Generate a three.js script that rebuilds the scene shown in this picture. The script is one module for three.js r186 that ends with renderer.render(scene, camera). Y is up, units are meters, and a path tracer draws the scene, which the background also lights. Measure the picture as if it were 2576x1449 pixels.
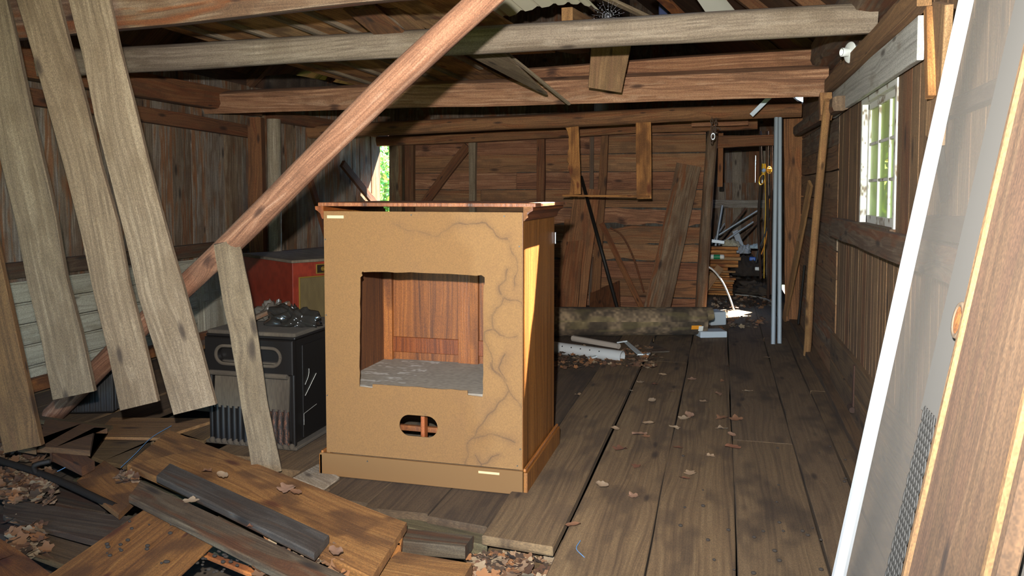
import * as THREE from 'three';
import { mergeGeometries, toCreasedNormals } from 'three/addons/utils/BufferGeometryUtils.js';
import { RoundedBoxGeometry } from 'three/addons/geometries/RoundedBoxGeometry.js';
import { Sky } from 'three/addons/objects/Sky.js';

// ---------------------------------------------------------------- camera, sky, sun, flash, exposure
const scene = new THREE.Scene();
const FOC = 1980, CX = 1288, CY = 590, EYE = 1.58;               // lens in pixels of the 2576 x 1449 frame
const YAW = Math.atan(528 / FOC), PITCH = Math.atan(107 / FOC);
const camera = new THREE.PerspectiveCamera(2 * Math.atan(858.5 / FOC) * 180 / Math.PI, 2576 / 1717, 0.05, 200);
camera.setViewOffset(2576, 1717, 0, 268.5, 2576, 1449);
camera.position.set(0, EYE, 0);
camera.rotation.set(-PITCH, YAW, 0, 'YXZ');
scene.add(camera);

const SUN = new THREE.Vector3(0.26, 0.88, 0.40).normalize();      // towards the sun, barn axes (x right, y up, z into the barn)
const sun = new THREE.DirectionalLight(0xfff4e2, 150);
sun.name = 'sun';
sun.position.set(SUN.x * 30, SUN.y * 30, -SUN.z * 30 - 6); sun.target.position.set(0, 0, -6);
sun.castShadow = true; sun.shadow.mapSize.set(4096, 4096);
Object.assign(sun.shadow.camera, { left: -14, right: 14, top: 14, bottom: -14, near: 1, far: 70 });
scene.add(sun, sun.target);
const sky = new Sky(); sky.scale.setScalar(400); sky.name = 'sky';
sky.material.uniforms.turbidity.value = 4; sky.material.uniforms.rayleigh.value = 1.4;
sky.material.uniforms.mieCoefficient.value = 0.004; sky.material.uniforms.mieDirectionalG.value = 0.8;
sky.material.uniforms.sunPosition.value.set(SUN.x, SUN.y, -SUN.z);
scene.add(sky);
scene.backgroundIntensity = 2.2;

// the photographer's flash, on top of the camera
const flash = new THREE.SpotLight(0xffffff, 152, 0, 1.0, 0.85, 2);
flash.name = 'camera_flash';
flash.position.set(-0.09, EYE + 0.25, -0.02);
flash.castShadow = true; flash.shadow.mapSize.set(4096, 4096); flash.shadow.radius = 1.2;
scene.add(flash, flash.target);

const renderer = new THREE.WebGLRenderer({ antialias: true });
renderer.toneMapping = THREE.LinearToneMapping;
renderer.toneMappingExposure = 1.0;
renderer.shadowMap.enabled = true;

// ---------------------------------------------------------------- helpers
const V = (x, y, z) => new THREE.Vector3(x, y, -z);              // barn axes to three axes
function seeded(a) { return () => { a |= 0; a = a + 0x6D2B79F5 | 0; let t = Math.imul(a ^ a >>> 15, 1 | a); t = t + Math.imul(t ^ t >>> 7, 61 | t) ^ t; return ((t ^ t >>> 14) >>> 0) / 4294967296; }; }
const rnd = seeded(20240611), rr = (a, b) => a + (b - a) * rnd();
// surveyed directions: where a sight line meets a plane of the barn
function sight(u, v) {
  const x = (u - CX) / FOC, y = -(v - CY) / FOC;
  const y2 = y * Math.cos(PITCH) - Math.sin(PITCH), z2 = Math.cos(PITCH) + y * Math.sin(PITCH);
  return [x * Math.cos(YAW) - z2 * Math.sin(YAW), y2, x * Math.sin(YAW) + z2 * Math.cos(YAW), z2];
}
const along = (r, t) => V(r[0] * t, EYE + r[1] * t, r[2] * t);
const onY = (u, v, h = 0) => { const r = sight(u, v); return along(r, (h - EYE) / r[1]); };
const onX = (u, v, a) => { const r = sight(u, v); return along(r, a / r[0]); };
const onZ = (u, v, d) => { const r = sight(u, v); return along(r, d / r[2]); };
const onP = (u, v, p) => { const r = sight(u, v); return along(r, p / r[3]); };
flash.target.position.copy(onP(1480, 470, 6));

const taken = {};
function numbered(n) { const k = taken[n] = (taken[n] ?? -1) + 1; return k ? n + '_' + String(k).padStart(3, '0') : n; }
function tag(o, label, category, group, kind) {
  if (label) o.userData.label = label; if (category) o.userData.category = category;
  if (group) o.userData.group = group; if (kind) o.userData.kind = kind; return o;
}
function mesh(name, geo, mat, parent = scene) {
  const m = new THREE.Mesh(geo, mat); m.castShadow = m.receiveShadow = true;
  m.name = parent === scene ? numbered(name) : name; parent.add(m); return m;
}
function group(name, parent = scene, pos) { const g = new THREE.Group(); g.name = parent === scene ? numbered(name) : name; if (pos) g.position.copy(pos); parent.add(g); return g; }
const struct = (name) => tag(group(name), null, null, null, 'structure');

// periodic value noise
function lattice(seed) { const r = seeded(seed), t = new Float32Array(65536); for (let i = 0; i < 65536; i++) t[i] = r(); return t; }
const LAT = lattice(77);
function pn(x, y, px, py, s) {
  let ix = Math.floor(x), iy = Math.floor(y); const fx = x - ix, fy = y - iy, a = fx * fx * (3 - 2 * fx), b = fy * fy * (3 - 2 * fy);
  ix = ((ix % px) + px) % px; iy = ((iy % py) + py) % py; const jx = (ix + 1) % px, jy = (iy + 1) % py;
  const h = (p, q) => LAT[(p * 251 + q * 8191 + s * 3571 + (p * q) % 977) & 65535];
  const c = h(ix, iy), d = h(jx, iy), e = h(ix, jy), f = h(jx, jy);
  return (c + (d - c) * a) * (1 - b) + (e + (f - e) * a) * b;
}
const n1 = (x, s) => pn(x, s * 7.13 + 0.5, 4096, 4096, s & 31) * 2 - 1;
const mixc = (a, b, t) => [a[0] + (b[0] - a[0]) * t, a[1] + (b[1] - a[1]) * t, a[2] + (b[2] - a[2]) * t];
const clamp01 = (x) => x < 0 ? 0 : x > 1 ? 1 : x;

// sawn wood: 0.6 m across, 2.4 m along the grain
const TW = 0.6, TL = 2.4;
function woodTex(seed, o) {
  const W = 512, H = 1024, col = new Uint8Array(W * H * 4), bmp = new Uint8Array(W * H * 4), r = seeded(seed);
  const knots = []; for (let i = 0; i < (o.knots ?? 7); i++) knots.push([r(), r(), 0.012 + 0.02 * r()]);
  const ramp = o.ramp;
  for (let j = 0; j < H; j++) for (let i = 0; i < W; i++) {
    let x = i / W, y = j / H, kd = 0;
    for (const [kx, ky, kr] of knots) {
      let dx = x - kx, dy = (y - ky) * 1.6; dx -= Math.round(dx); dy -= 1.6 * Math.round(dy / 1.6);
      const d2 = dx * dx + dy * dy * 0.55, w = Math.exp(-d2 / (kr * kr * 7));
      x += dx * w * 1.4; if (d2 < kr * kr * 2) kd = Math.max(kd, clamp01(1.5 - Math.sqrt(d2) / kr));
    }
    const wob = pn(x * 3, y * 3, 3, 3, 3) * 0.10 + pn(x * 6, y * 10, 6, 10, 4) * 0.02, xx = x + wob;
    const fine = pn(xx * 120, y * 10, 120, 10, 1 + seed % 5), mid = pn(xx * 46, y * 4, 46, 4, 7), broad = pn(xx * 9, y * 2, 9, 2, 9);
    const ring = 0.5 + 0.5 * Math.sin(6.2832 * (xx * 16 + broad * 2));
    const blot = pn(x * 5, y * 9, 5, 9, 12 + seed % 7) * 0.6 + pn(x * 14, y * 26, 14, 26, 13) * 0.4, speck = pn(x * 256, y * 700, 256, 700, 17);
    let g = 0.32 * fine + 0.26 * mid + 0.16 * ring + 0.26 * broad;
    g = clamp01((g - 0.5) * (o.contrast ?? 1.5) + 0.5);
    let c = g < 0.5 ? mixc(ramp[0], ramp[1], g * 2) : mixc(ramp[1], ramp[2], g * 2 - 1);
    const bl = clamp01((blot - (o.blotAt ?? 0.52)) * (o.blotK ?? 4)); c = mixc(c, o.blot ?? ramp[0], bl * (o.blotAmt ?? 0.5));
    if (o.stain) { const st = clamp01((pn(x * 11 + 3, y * 1.0 * 2, 11, 2, 21) * 0.6 + pn(x * 30, y * 12, 30, 12, 23) * 0.4 - 0.58) * 6); c = mixc(c, o.stain, st * (o.stainAmt ?? 0.7)); }
    if (o.pale) { const st = clamp01((pn(x * 17 + 5, y * 3, 17, 3, 25) * 0.55 + pn(x * 40, y * 20, 40, 20, 27) * 0.45 - 0.6) * 6); c = mixc(c, o.pale, st * (o.paleAmt ?? 0.6)); }
    c = mixc(c, o.knot ?? mixc(ramp[0], [20, 10, 5], 0.5), kd * 0.75);
    const k = 0.84 + 0.32 * speck, q = (j * W + i) * 4;
    col[q] = Math.min(255, c[0] * k); col[q + 1] = Math.min(255, c[1] * k); col[q + 2] = Math.min(255, c[2] * k); col[q + 3] = 255;
    const b = 255 * clamp01(0.2 + 0.5 * fine + 0.3 * ring * mid + (speck - 0.5) * 0.2 - kd * 0.25); bmp[q] = bmp[q + 1] = bmp[q + 2] = b; bmp[q + 3] = 255;
  }
  return [dataTex(col, W, H, true), dataTex(bmp, W, H, false)];
}
function dataTex(d, W, H, srgb) {
  const t = new THREE.DataTexture(d, W, H); t.wrapS = t.wrapT = THREE.RepeatWrapping; t.magFilter = THREE.LinearFilter; t.minFilter = THREE.LinearMipmapLinearFilter; t.generateMipmaps = true;
  if (srgb) t.colorSpace = THREE.SRGBColorSpace; t.needsUpdate = true; return t;
}
function paint(W, H, f, srgb = true) {                           // f(x, y) -> [r, g, b] 0..255, x right, y up
  const d = new Uint8Array(W * H * 4);
  for (let j = 0; j < H; j++) for (let i = 0; i < W; i++) { const c = f((i + 0.5) / W, (j + 0.5) / H), q = (j * W + i) * 4; d[q] = Math.max(0, Math.min(255, c[0])); d[q + 1] = Math.max(0, Math.min(255, c[1])); d[q + 2] = Math.max(0, Math.min(255, c[2])); d[q + 3] = 255; }
  return dataTex(d, W, H, srgb);
}
const TEX = {
  grey: woodTex(11, { ramp: [[98, 88, 77], [138, 127, 113], [168, 159, 146]], blot: [112, 99, 82], blotAmt: 0.45, pale: [190, 183, 170], paleAmt: 0.3, contrast: 0.95, knots: 4 }),
  tawny: woodTex(23, { ramp: [[104, 84, 61], [146, 121, 92], [172, 149, 119]], blot: [112, 92, 68], blotAmt: 0.5, stain: [128, 94, 78], stainAmt: 0.3, contrast: 1.15 }),
  dark: woodTex(31, { ramp: [[70, 58, 48], [116, 102, 88], [150, 138, 124]], blot: [88, 66, 48], blotAmt: 0.6, stain: [122, 66, 26], stainAmt: 0.6, pale: [160, 156, 150], paleAmt: 0.35, contrast: 1.05, knots: 5 }),
  red: woodTex(43, { ramp: [[96, 68, 49], [146, 112, 86], [178, 148, 121]], blot: [104, 77, 56], blotAmt: 0.5, pale: [186, 166, 146], paleAmt: 0.4, contrast: 1.4 }),
  brown: woodTex(57, { ramp: [[86, 63, 41], [129, 97, 66], [156, 125, 91]], blot: [88, 67, 48], blotAmt: 0.5, stain: [122, 64, 30], stainAmt: 0.3, contrast: 1.25 }),
  floor: woodTex(61, { ramp: [[96, 78, 56], [134, 113, 84], [158, 138, 106]], blot: [86, 70, 52], blotAmt: 0.55, blotAt: 0.5, contrast: 1.2, knots: 4 }),
  stained: woodTex(67, { ramp: [[92, 76, 56], [126, 107, 81], [148, 130, 102]], blot: [58, 46, 34], blotAmt: 0.62, blotAt: 0.52, blotK: 2.6, contrast: 1.0, knots: 3 }),
  pine: woodTex(73, { ramp: [[132, 94, 54], [180, 137, 86], [204, 166, 114]], blot: [98, 68, 38], blotAmt: 0.65, contrast: 1.3, knot: [92, 46, 20] }),
  white: woodTex(91, { ramp: [[150, 148, 142], [190, 188, 182], [214, 212, 206]], blot: [128, 118, 102], blotAmt: 0.5, blotAt: 0.58, contrast: 1.1, knots: 3 }),
  oak: woodTex(83, { ramp: [[98, 65, 30], [146, 101, 52], [174, 127, 72]], blot: [128, 84, 38], blotAmt: 0.25, contrast: 1.6, knots: 0 }),
};
const cache = {};
function wood(kind, tint = 0xffffff, rough = 0.88, bump = 0.0016) {
  const k = kind + tint + rough; if (cache[k]) return cache[k];
  const [map, bumpMap] = TEX[kind];
  return cache[k] = new THREE.MeshStandardMaterial({ map, bumpMap, bumpScale: bump, color: tint, roughness: rough });
}
const plain = (color, roughness = 0.7, metalness = 0) => new THREE.MeshStandardMaterial({ color, roughness, metalness });

// sections: arrays of [x, z] rings along y, joined; uv in units of the wood texture
function loft(rings, ys, o = {}) {
  const m = rings.length, n = rings[0].length, pos = [], uv = [], idx = [], ou = o.ou ?? rnd(), ov = o.ov ?? rnd(), sk = o.skew ?? (() => 0);
  for (let i = 0; i < m; i++) {
    let s = 0;
    for (let k = 0; k <= n; k++) {
      const p = rings[i][k % n], q = rings[i][(k + n - 1) % n]; if (k) s += Math.hypot(p[0] - q[0], p[1] - q[1]);
      pos.push(p[0], ys[i] + sk(i, p[0], p[1]), p[1]); uv.push(ou + s / TW, ov + ys[i] / TL);
    }
  }
  for (let i = 0; i < m - 1; i++) for (let k = 0; k < n; k++) { const a = i * (n + 1) + k, b = a + n + 1; idx.push(a, b, a + 1, a + 1, b, b + 1); }
  for (const e of [0, m - 1]) {
    const base = pos.length / 3; let cx = 0, cz = 0; for (const p of rings[e]) { cx += p[0] / n; cz += p[1] / n; }
    pos.push(cx, ys[e] + sk(e, cx, cz), cz); uv.push(ou + cx / TW * 0.35, ov + cz / TL);
    for (let k = 0; k < n; k++) { const p = rings[e][k]; pos.push(p[0], ys[e] + sk(e, p[0], p[1]), p[1]); uv.push(ou + p[0] / TW * 0.35, ov + p[1] / TL * 1.5); }
    for (let k = 0; k < n; k++) { const a = base + 1 + k, b = base + 1 + (k + 1) % n; e ? idx.push(base, b, a) : idx.push(base, a, b); }
  }
  const g = new THREE.BufferGeometry(); g.setAttribute('position', new THREE.Float32BufferAttribute(pos, 3)); g.setAttribute('uv', new THREE.Float32BufferAttribute(uv, 2)); g.setIndex(idx);
  // make sure that faces look outwards
  const vol = (() => { let v = 0; const A = new THREE.Vector3(), B = new THREE.Vector3(), C = new THREE.Vector3(); for (let i = 0; i < idx.length; i += 3) { A.fromArray(pos, idx[i] * 3); B.fromArray(pos, idx[i + 1] * 3); C.fromArray(pos, idx[i + 2] * 3); v += A.dot(B.cross(C)); } return v; })();
  if (vol < 0) { for (let i = 0; i < idx.length; i += 3) { const t = idx[i]; idx[i] = idx[i + 1]; idx[i + 1] = t; } g.setIndex(idx); }
  return toCreasedNormals(g, o.crease ?? 0.6);
}
let plankSeed = 1;
function plankGeo(L, W, T, o = {}) {
  const segs = o.segs ?? 4, rag = o.rag ?? 0.003, c = Math.min(o.c ?? 0.003, T / 3), s = plankSeed++, rings = [], ys = [], w1 = o.W1 ?? W, jag = o.jag ?? 0, bend = o.bend ?? 0;
  for (let i = 0; i <= segs; i++) {
    const t = i / segs, hw = (W + (w1 - W) * t) / 2, wave = o.wave ?? 1.7, a = hw + rag * n1(t * L * wave + 3, s) * 1.6, b = hw + rag * n1(t * L * wave + 9, s + 40) * 1.6, h = T / 2, z = bend * (4 * t * (1 - t)), q = (o.sway ?? 0) * (4 * t * (1 - t));
    rings.push([[-a + c + q, h + z], [b - c + q, h + z], [b + q, h - c + z], [b + q, -h + c + z], [b - c + q, -h + z], [-a + c + q, -h + z], [-a + q, -h + c + z], [-a + q, h - c + z]]); ys.push(L * t);
  }
  return loft(rings, ys, { ...o, skew: (i, x) => (i === 0 ? (o.cut0 ?? 0) * x / W + jag * n1(x * 45, s) : i === segs ? (o.cut1 ?? 0) * x / W + jag * n1(x * 45 + 7, s) : 0) });
}
function logGeo(L, r0, r1, o = {}) {
  const segs = o.segs ?? 14, n = o.n ?? 14, s = plankSeed++, rings = [], ys = [], bump = o.bump ?? 0.05, sq = o.square ?? 0;
  for (let i = 0; i <= segs; i++) {
    const t = i / segs, r = (r0 + (r1 - r0) * t) * (1 + 0.03 * n1(t * L * 1.3, s)), ring = [], q = (o.sway ?? 0.0) * Math.sin(t * Math.PI) + (o.wob ?? 0.008) * n1(t * L * 0.8, s + 5), z0 = (o.wob ?? 0.008) * n1(t * L * 0.8 + 40, s + 6);
    for (let k = 0; k < n; k++) {
      const a = 6.28319 * k / n + 0.4, cc = Math.cos(a), ss = Math.sin(a), f = 1 / Math.pow(Math.pow(Math.abs(cc), 2 + sq) + Math.pow(Math.abs(ss), 2 + sq), 1 / (2 + sq));
      const rad = r * f * (1 + bump * n1(t * L * 2.2 + k * 5.7, s + k));
      ring.push([rad * cc * (o.wide ?? 1) + q, rad * ss + z0]);
    }
    rings.push(ring); ys.push(L * t);
  }
  return loft(rings, ys, { crease: 0.9, ...o });
}
// stand a mesh along p0 -> p1, its broad face towards `face`
function pose(m, p0, p1, face) {
  const y = p1.clone().sub(p0).normalize(), z = face.clone().addScaledVector(y, -face.dot(y)).normalize(), x = new THREE.Vector3().crossVectors(y, z);
  m.quaternion.setFromRotationMatrix(new THREE.Matrix4().makeBasis(x, y, z)); m.position.copy(p0); return m;
}
const UPV = new THREE.Vector3(0, 1, 0), TOCAM = V(0.2577, 0, -0.966), FX = V(1, 0, 0), FNX = V(-1, 0, 0), FNZ = V(0, 0, -1), FZ = V(0, 0, 1);
function board(name, p0, p1, W, T, face, mat, o = {}, parent = scene) { return pose(mesh(name, plankGeo(p0.distanceTo(p1), W, T, o), mat, parent), p0, p1, face); }
function log(name, p0, p1, r0, r1, mat, o = {}, parent = scene) { return pose(mesh(name, logGeo(p0.distanceTo(p1), r0, r1, o), mat, parent), p0, p1, o.face ?? UPV.clone().add(V(0.01, 0, -0.3))); }
function boxGeo(w, h, d, r = 0.004) {
  const g = r ? new RoundedBoxGeometry(w, h, d, 1, Math.min(r, w / 2.1, h / 2.1, d / 2.1)) : new THREE.BoxGeometry(w, h, d), p = g.attributes.position, nm = g.attributes.normal, uv = g.attributes.uv, a = rnd(), b = rnd();
  for (let i = 0; i < p.count; i++) { const ax = Math.abs(nm.getX(i)), ay = Math.abs(nm.getY(i)), az = Math.abs(nm.getZ(i)); const [s, t] = ax > ay && ax > az ? [p.getZ(i), p.getY(i)] : ay > az ? [p.getX(i), p.getZ(i)] : [p.getX(i), p.getY(i)]; uv.setXY(i, a + s / TW, b + t / TL); }
  return g;
}
function box(name, w, h, d, x, y, z, mat, parent = scene, r = 0.004) { const m = mesh(name, boxGeo(w, h, d, r), mat, parent); m.position.set(x, y, z); return m; }
function tube(name, pts, r, mat, parent = scene, seg = 24, rad = 6) { return mesh(name, new THREE.TubeGeometry(new THREE.CatmullRomCurve3(pts), seg, r, rad), mat, parent); }
function extrude(shape, depth, bevel = 0) {
  const g = new THREE.ExtrudeGeometry(shape, { depth, bevelEnabled: bevel > 0, bevelSize: bevel, bevelThickness: bevel, bevelSegments: 1, curveSegments: 8 }); return g;
}
const shapeOf = (pts) => new THREE.Shape(pts.map(([x, y]) => new THREE.Vector2(x, y)));

// ---------------------------------------------------------------- the barn: ground, floor, walls, roof
const XR = 0.905, XL = -5.51, ZB = 10.85, RX = -2.3;
const RS = 0.85, roofR = (x) => 2.78 + (1.2 - x) * RS, roofL = (x) => 2.78 + (x + 5.8) * RS;
const soil = (() => { const map = paint(512, 512, (x, y) => { const a = pn(x * 20, y * 20, 20, 20, 2), b = pn(x * 80, y * 80, 80, 80, 3), c = pn(x * 200, y * 200, 200, 200, 5); return mixc([48, 38, 28], [104, 86, 62], clamp01(a * 0.4 + b * 0.3 + c * 0.5 - 0.1)); }); map.repeat.set(3, 3); return new THREE.MeshStandardMaterial({ map, roughness: 1 }); })();
{
  const g = new THREE.BoxGeometry(9, 0.2, 20); const m = tag(mesh('ground', g, soil), 'bare dark soil showing under the broken barn floor', 'ground', null, 'structure'); m.position.set(-2.3, -0.36, -6);
  const lawn = paint(256, 256, (x, y) => mixc([40, 62, 22], [96, 120, 50], pn(x * 40, y * 40, 40, 40, 4) * 0.6 + pn(x * 128, y * 128, 128, 128, 6) * 0.4)); lawn.repeat.set(12, 12);
  const l = mesh('grass_ground', new THREE.BoxGeometry(80, 0.1, 80), new THREE.MeshStandardMaterial({ map: lawn, roughness: 1 })); l.position.set(0, -0.52, -6); tag(l, 'green grass outside the barn walls', 'grass', null, 'structure');
}
{ // floor planks
  const f = struct('floor');
  const fl = [wood('floor', 0xc4b8a8), wood('stained', 0xc0b4a4), wood('floor', 0xbcb0a0), wood('stained', 0xb8aca0)];
  const dk = [wood('floor', 0xb0a292), wood('floor', 0x9c8f80), wood('stained', 0xb8aa98)];
  const lay = (x0, x1, z0, z1, m, o = {}) => board('plank', V((x0 + x1) / 2, -0.024 - (o.low ?? rr(0, 0.003)), z0), V((x0 + x1) / 2 + (o.dx ?? 0), -0.024 - (o.low ?? rr(0, 0.003)), z1), x1 - x0 - (o.gap ?? 0.007), 0.045, UPV, m, { segs: 10, rag: 0.003, c: 0.005, ...o }, f);
  lay(-0.68, -0.29, 2.0, 7.4, fl[0], { rag: 0.006 }); lay(-0.68, -0.29, 7.41, 12.6, fl[1]);
  lay(-0.29, 0.083, 2.0, 10.6, fl[2], { segs: 16, rag: 0.005 }); lay(-0.29, 0.083, 10.61, 15, fl[1]);
  lay(0.083, 0.455, 2.0, 5.15, fl[1]); lay(0.083, 0.455, 5.16, 10.9, fl[3]); lay(0.083, 0.455, 10.91, 15, dk[0]);
  lay(0.455, 0.70, 2.0, 8.9, fl[3], { segs: 14, rag: 0.006 }); lay(0.455, 0.70, 8.91, 15, dk[1]);
  lay(0.70, 0.97, 2.0, 6.6, dk[2], { segs: 10 }); lay(0.70, 0.97, 6.61, 15, dk[0]);
  lay(-1.04, -0.69, 3.33, 8.6, fl[2], { jag: 0.012, cut0: -0.03, rag: 0.006, low: -0.02, ov: 0.2 }); lay(-1.04, -0.69, 8.61, 12.5, fl[0]);
  const edges = [-5.6, -5.28, -4.93, -4.62, -4.3, -3.98, -3.62, -3.3, -2.98, -2.66, -2.3, -2.0, -1.72, -1.38, -1.05], starts = [2, 2, 2.0, 2, 2, 5.0, 4.95, 4.6, 4.05, 3.95, 3.75, 3.62, 3.56, 3.52];
  for (let i = 0; i < 14; i++) { const z = starts[i]; if (z < 3) { lay(edges[i], edges[i + 1], 2 + rnd(), 6.5, dk[i % 3], { low: 0.02 + rnd() * 0.02, jag: 0.01 }); lay(edges[i], edges[i + 1], 6.51, ZB, dk[(i + 1) % 3]); } else lay(edges[i], edges[i + 1], z, ZB, i > 10 ? wood('floor', 0x8a8078) : dk[i % 3], { jag: 0.012, segs: 10, cut0: rr(-0.05, 0.02), low: rr(-0.004, 0.006) }); }
  // joists under the broken edge
  for (const z of [3.62, 3.2, 2.35]) board('joist', V(-3.6, -0.13, z + 0.1), V(-0.72, -0.13, z - 0.05), 0.12, 0.10, UPV, wood('floor', 0x7f8a7c), { segs: 4 }, f);
  const leftLow = [[-5.4, -4.4, 2.1, 4.8], [-4.4, -3.5, 2.0, 4.4]];
}
{ // right wall: level boards in the far half, upright boards round the window
  const w = struct('wall_right');
  const lv = [wood('brown', 0xfff4e6), wood('dark', 0xfff0dc), wood('brown', 0xf0e0cc), wood('tawny', 0xe0ccb4)], up = [wood('tawny', 0xc8b8a4), wood('tawny', 0xd2c2ae), wood('tawny', 0xbcab98), wood('brown', 0xe2d2c4), wood('tawny', 0xcab8a0)];
  for (let i = 0, y = 0; y < 2.75; i++) { const h = 0.2 + 0.05 * ((i * 7) % 5) / 5; board('plank', V(XR + 0.014, y + h / 2, 6.86), V(XR + 0.014, y + h / 2 + rr(-0.01, 0.01), 9.93), h - 0.006, 0.026, FNX, lv[i % 4], { segs: 6, rag: 0.006 }, w); y += h; }
  const narrow = (z0, z1, y0, y1, step, dx = 0) => { for (let z = z0; z < z1 - 0.01;) { const s = Math.min(step * rr(0.7, 1.3), z1 - z); board('plank', V(XR + 0.014 + dx + rr(0, 0.004), y0, z + s / 2), V(XR + 0.014 + dx + rr(0, 0.004), y1, z + s / 2), s - 0.004, 0.026, FNX, up[Math.floor(rnd() * 5)], { segs: 3 }, w); z += s; } };
  narrow(5.78, 6.86, 1.28, 2.78, 0.17); narrow(0.2, 4.66, 1.28, 2.78, 0.18); narrow(4.66, 5.78, 2.19, 2.78, 0.2);
  narrow(0.2, 6.8, 0.42, 1.30, 0.105); narrow(-2, 0.2, 0, 2.8, 0.25);
  for (const [y, h] of [[0.11, 0.22], [0.33, 0.21]]) board('plank', V(XR - 0.012, y, 0), V(XR - 0.012, y, 6.86), h - 0.008, 0.035, FNX, wood('floor', 0xc0ad96), { segs: 6, rag: 0.006 }, w);
  board('sole_plate', V(XR - 0.05, 0.025, 0.2), V(XR - 0.05, 0.02, 10.6), 0.1, 0.05, UPV, wood('floor', 0xa08c76), { segs: 8, rag: 0.008 }, w);
  const sh = shapeOf([[-10.35, -0.3], [2.2, -0.3], [2.2, 2.97], [-10.35, 2.97]]); sh.holes.push(new THREE.Path([[-5.74, 1.36], [-5.74, 2.18], [-4.70, 2.18], [-4.70, 1.36]].map((p) => new THREE.Vector2(...p))));
  const g = extrude(sh, 0.06); g.rotateY(-Math.PI / 2); g.translate(XR + 0.10, 0, 0); mesh('sheathing', g, wood('dark'), w);
}
{ // side wall of the far room
  const w = struct('wall_far_side'); box('boarding', 0.06, 3.2, 4.9, 1.85, 1.2, -12.75, wood('dark', 0xd0c4b8), w, 0); box('boarding', 0.9, 3.4, 0.06, 1.42, 1.35, -10.33, wood('dark', 0xd0c4b8), w, 0);
}
{ // window
  const w = struct('window_1'), white = new THREE.MeshStandardMaterial({ map: paint(256, 256, (x, y) => { const a = pn(x * 8, y * 40, 8, 40, 3) * 0.6 + pn(x * 60, y * 120, 60, 120, 5) * 0.4; return mixc([206, 204, 194], [128, 112, 92], clamp01((a - 0.66) * 8)); }), roughness: 0.7 });
  const z0 = 4.70, z1 = 5.74, y0 = 1.375, y1 = 2.165, X = XR + 0.05, wz = z1 - z0, wy = y1 - y0;
  const bar = (n, zz, yy, dz, dy, dx = 0.035, xx = X) => box(n, dx, dy, dz, xx, yy, -zz, white, w, 0.004);
  bar('jamb', z0 - 0.02, (y0 + y1) / 2, 0.045, wy + 0.09, 0.1, XR + 0.045); bar('jamb', z1 + 0.02, (y0 + y1) / 2, 0.045, wy + 0.09, 0.1, XR + 0.045);
  bar('head', (z0 + z1) / 2, y1 + 0.02, wz, 0.045, 0.1, XR + 0.045); const cill = box('cill', 0.12, 0.035, wz + 0.1, XR + 0.035, y0 - 0.015, -(z0 + z1) / 2, wood('dark', 0xd8ccba), w, 0.004);
  bar('stile', z0 + 0.02, (y0 + y1) / 2, 0.042, wy); bar('stile', z1 - 0.02, (y0 + y1) / 2, 0.042, wy); bar('rail', (z0 + z1) / 2, y1 - 0.02, wz, 0.045); bar('rail', (z0 + z1) / 2, y0 + 0.025, wz, 0.055);
  for (const k of [1, 2]) { bar('muntin', z0 + 0.02 + (wz - 0.04) * k / 3, (y0 + y1) / 2, 0.026, wy - 0.06, 0.03); bar('muntin', (z0 + z1) / 2, y0 + 0.04 + (wy - 0.07) * k / 3, wz - 0.06, 0.02, 0.026); }
  const glass = new THREE.MeshPhysicalMaterial({ color: 0xc4c684, transmission: 1, thickness: 0, roughness: 0.5, ior: 1.5 });
  for (let i = 0; i < 3; i++) for (let j = 0; j < 3; j++) { const p = mesh('pane', new THREE.BoxGeometry(0.004, (wy - 0.1) / 3, (wz - 0.09) / 3), glass, w); p.position.set(X, y0 + 0.045 + (wy - 0.07) * (j + 0.5) / 3, -(z0 + 0.02 + (wz - 0.04) * (i + 0.5) / 3)); }
}
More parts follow.
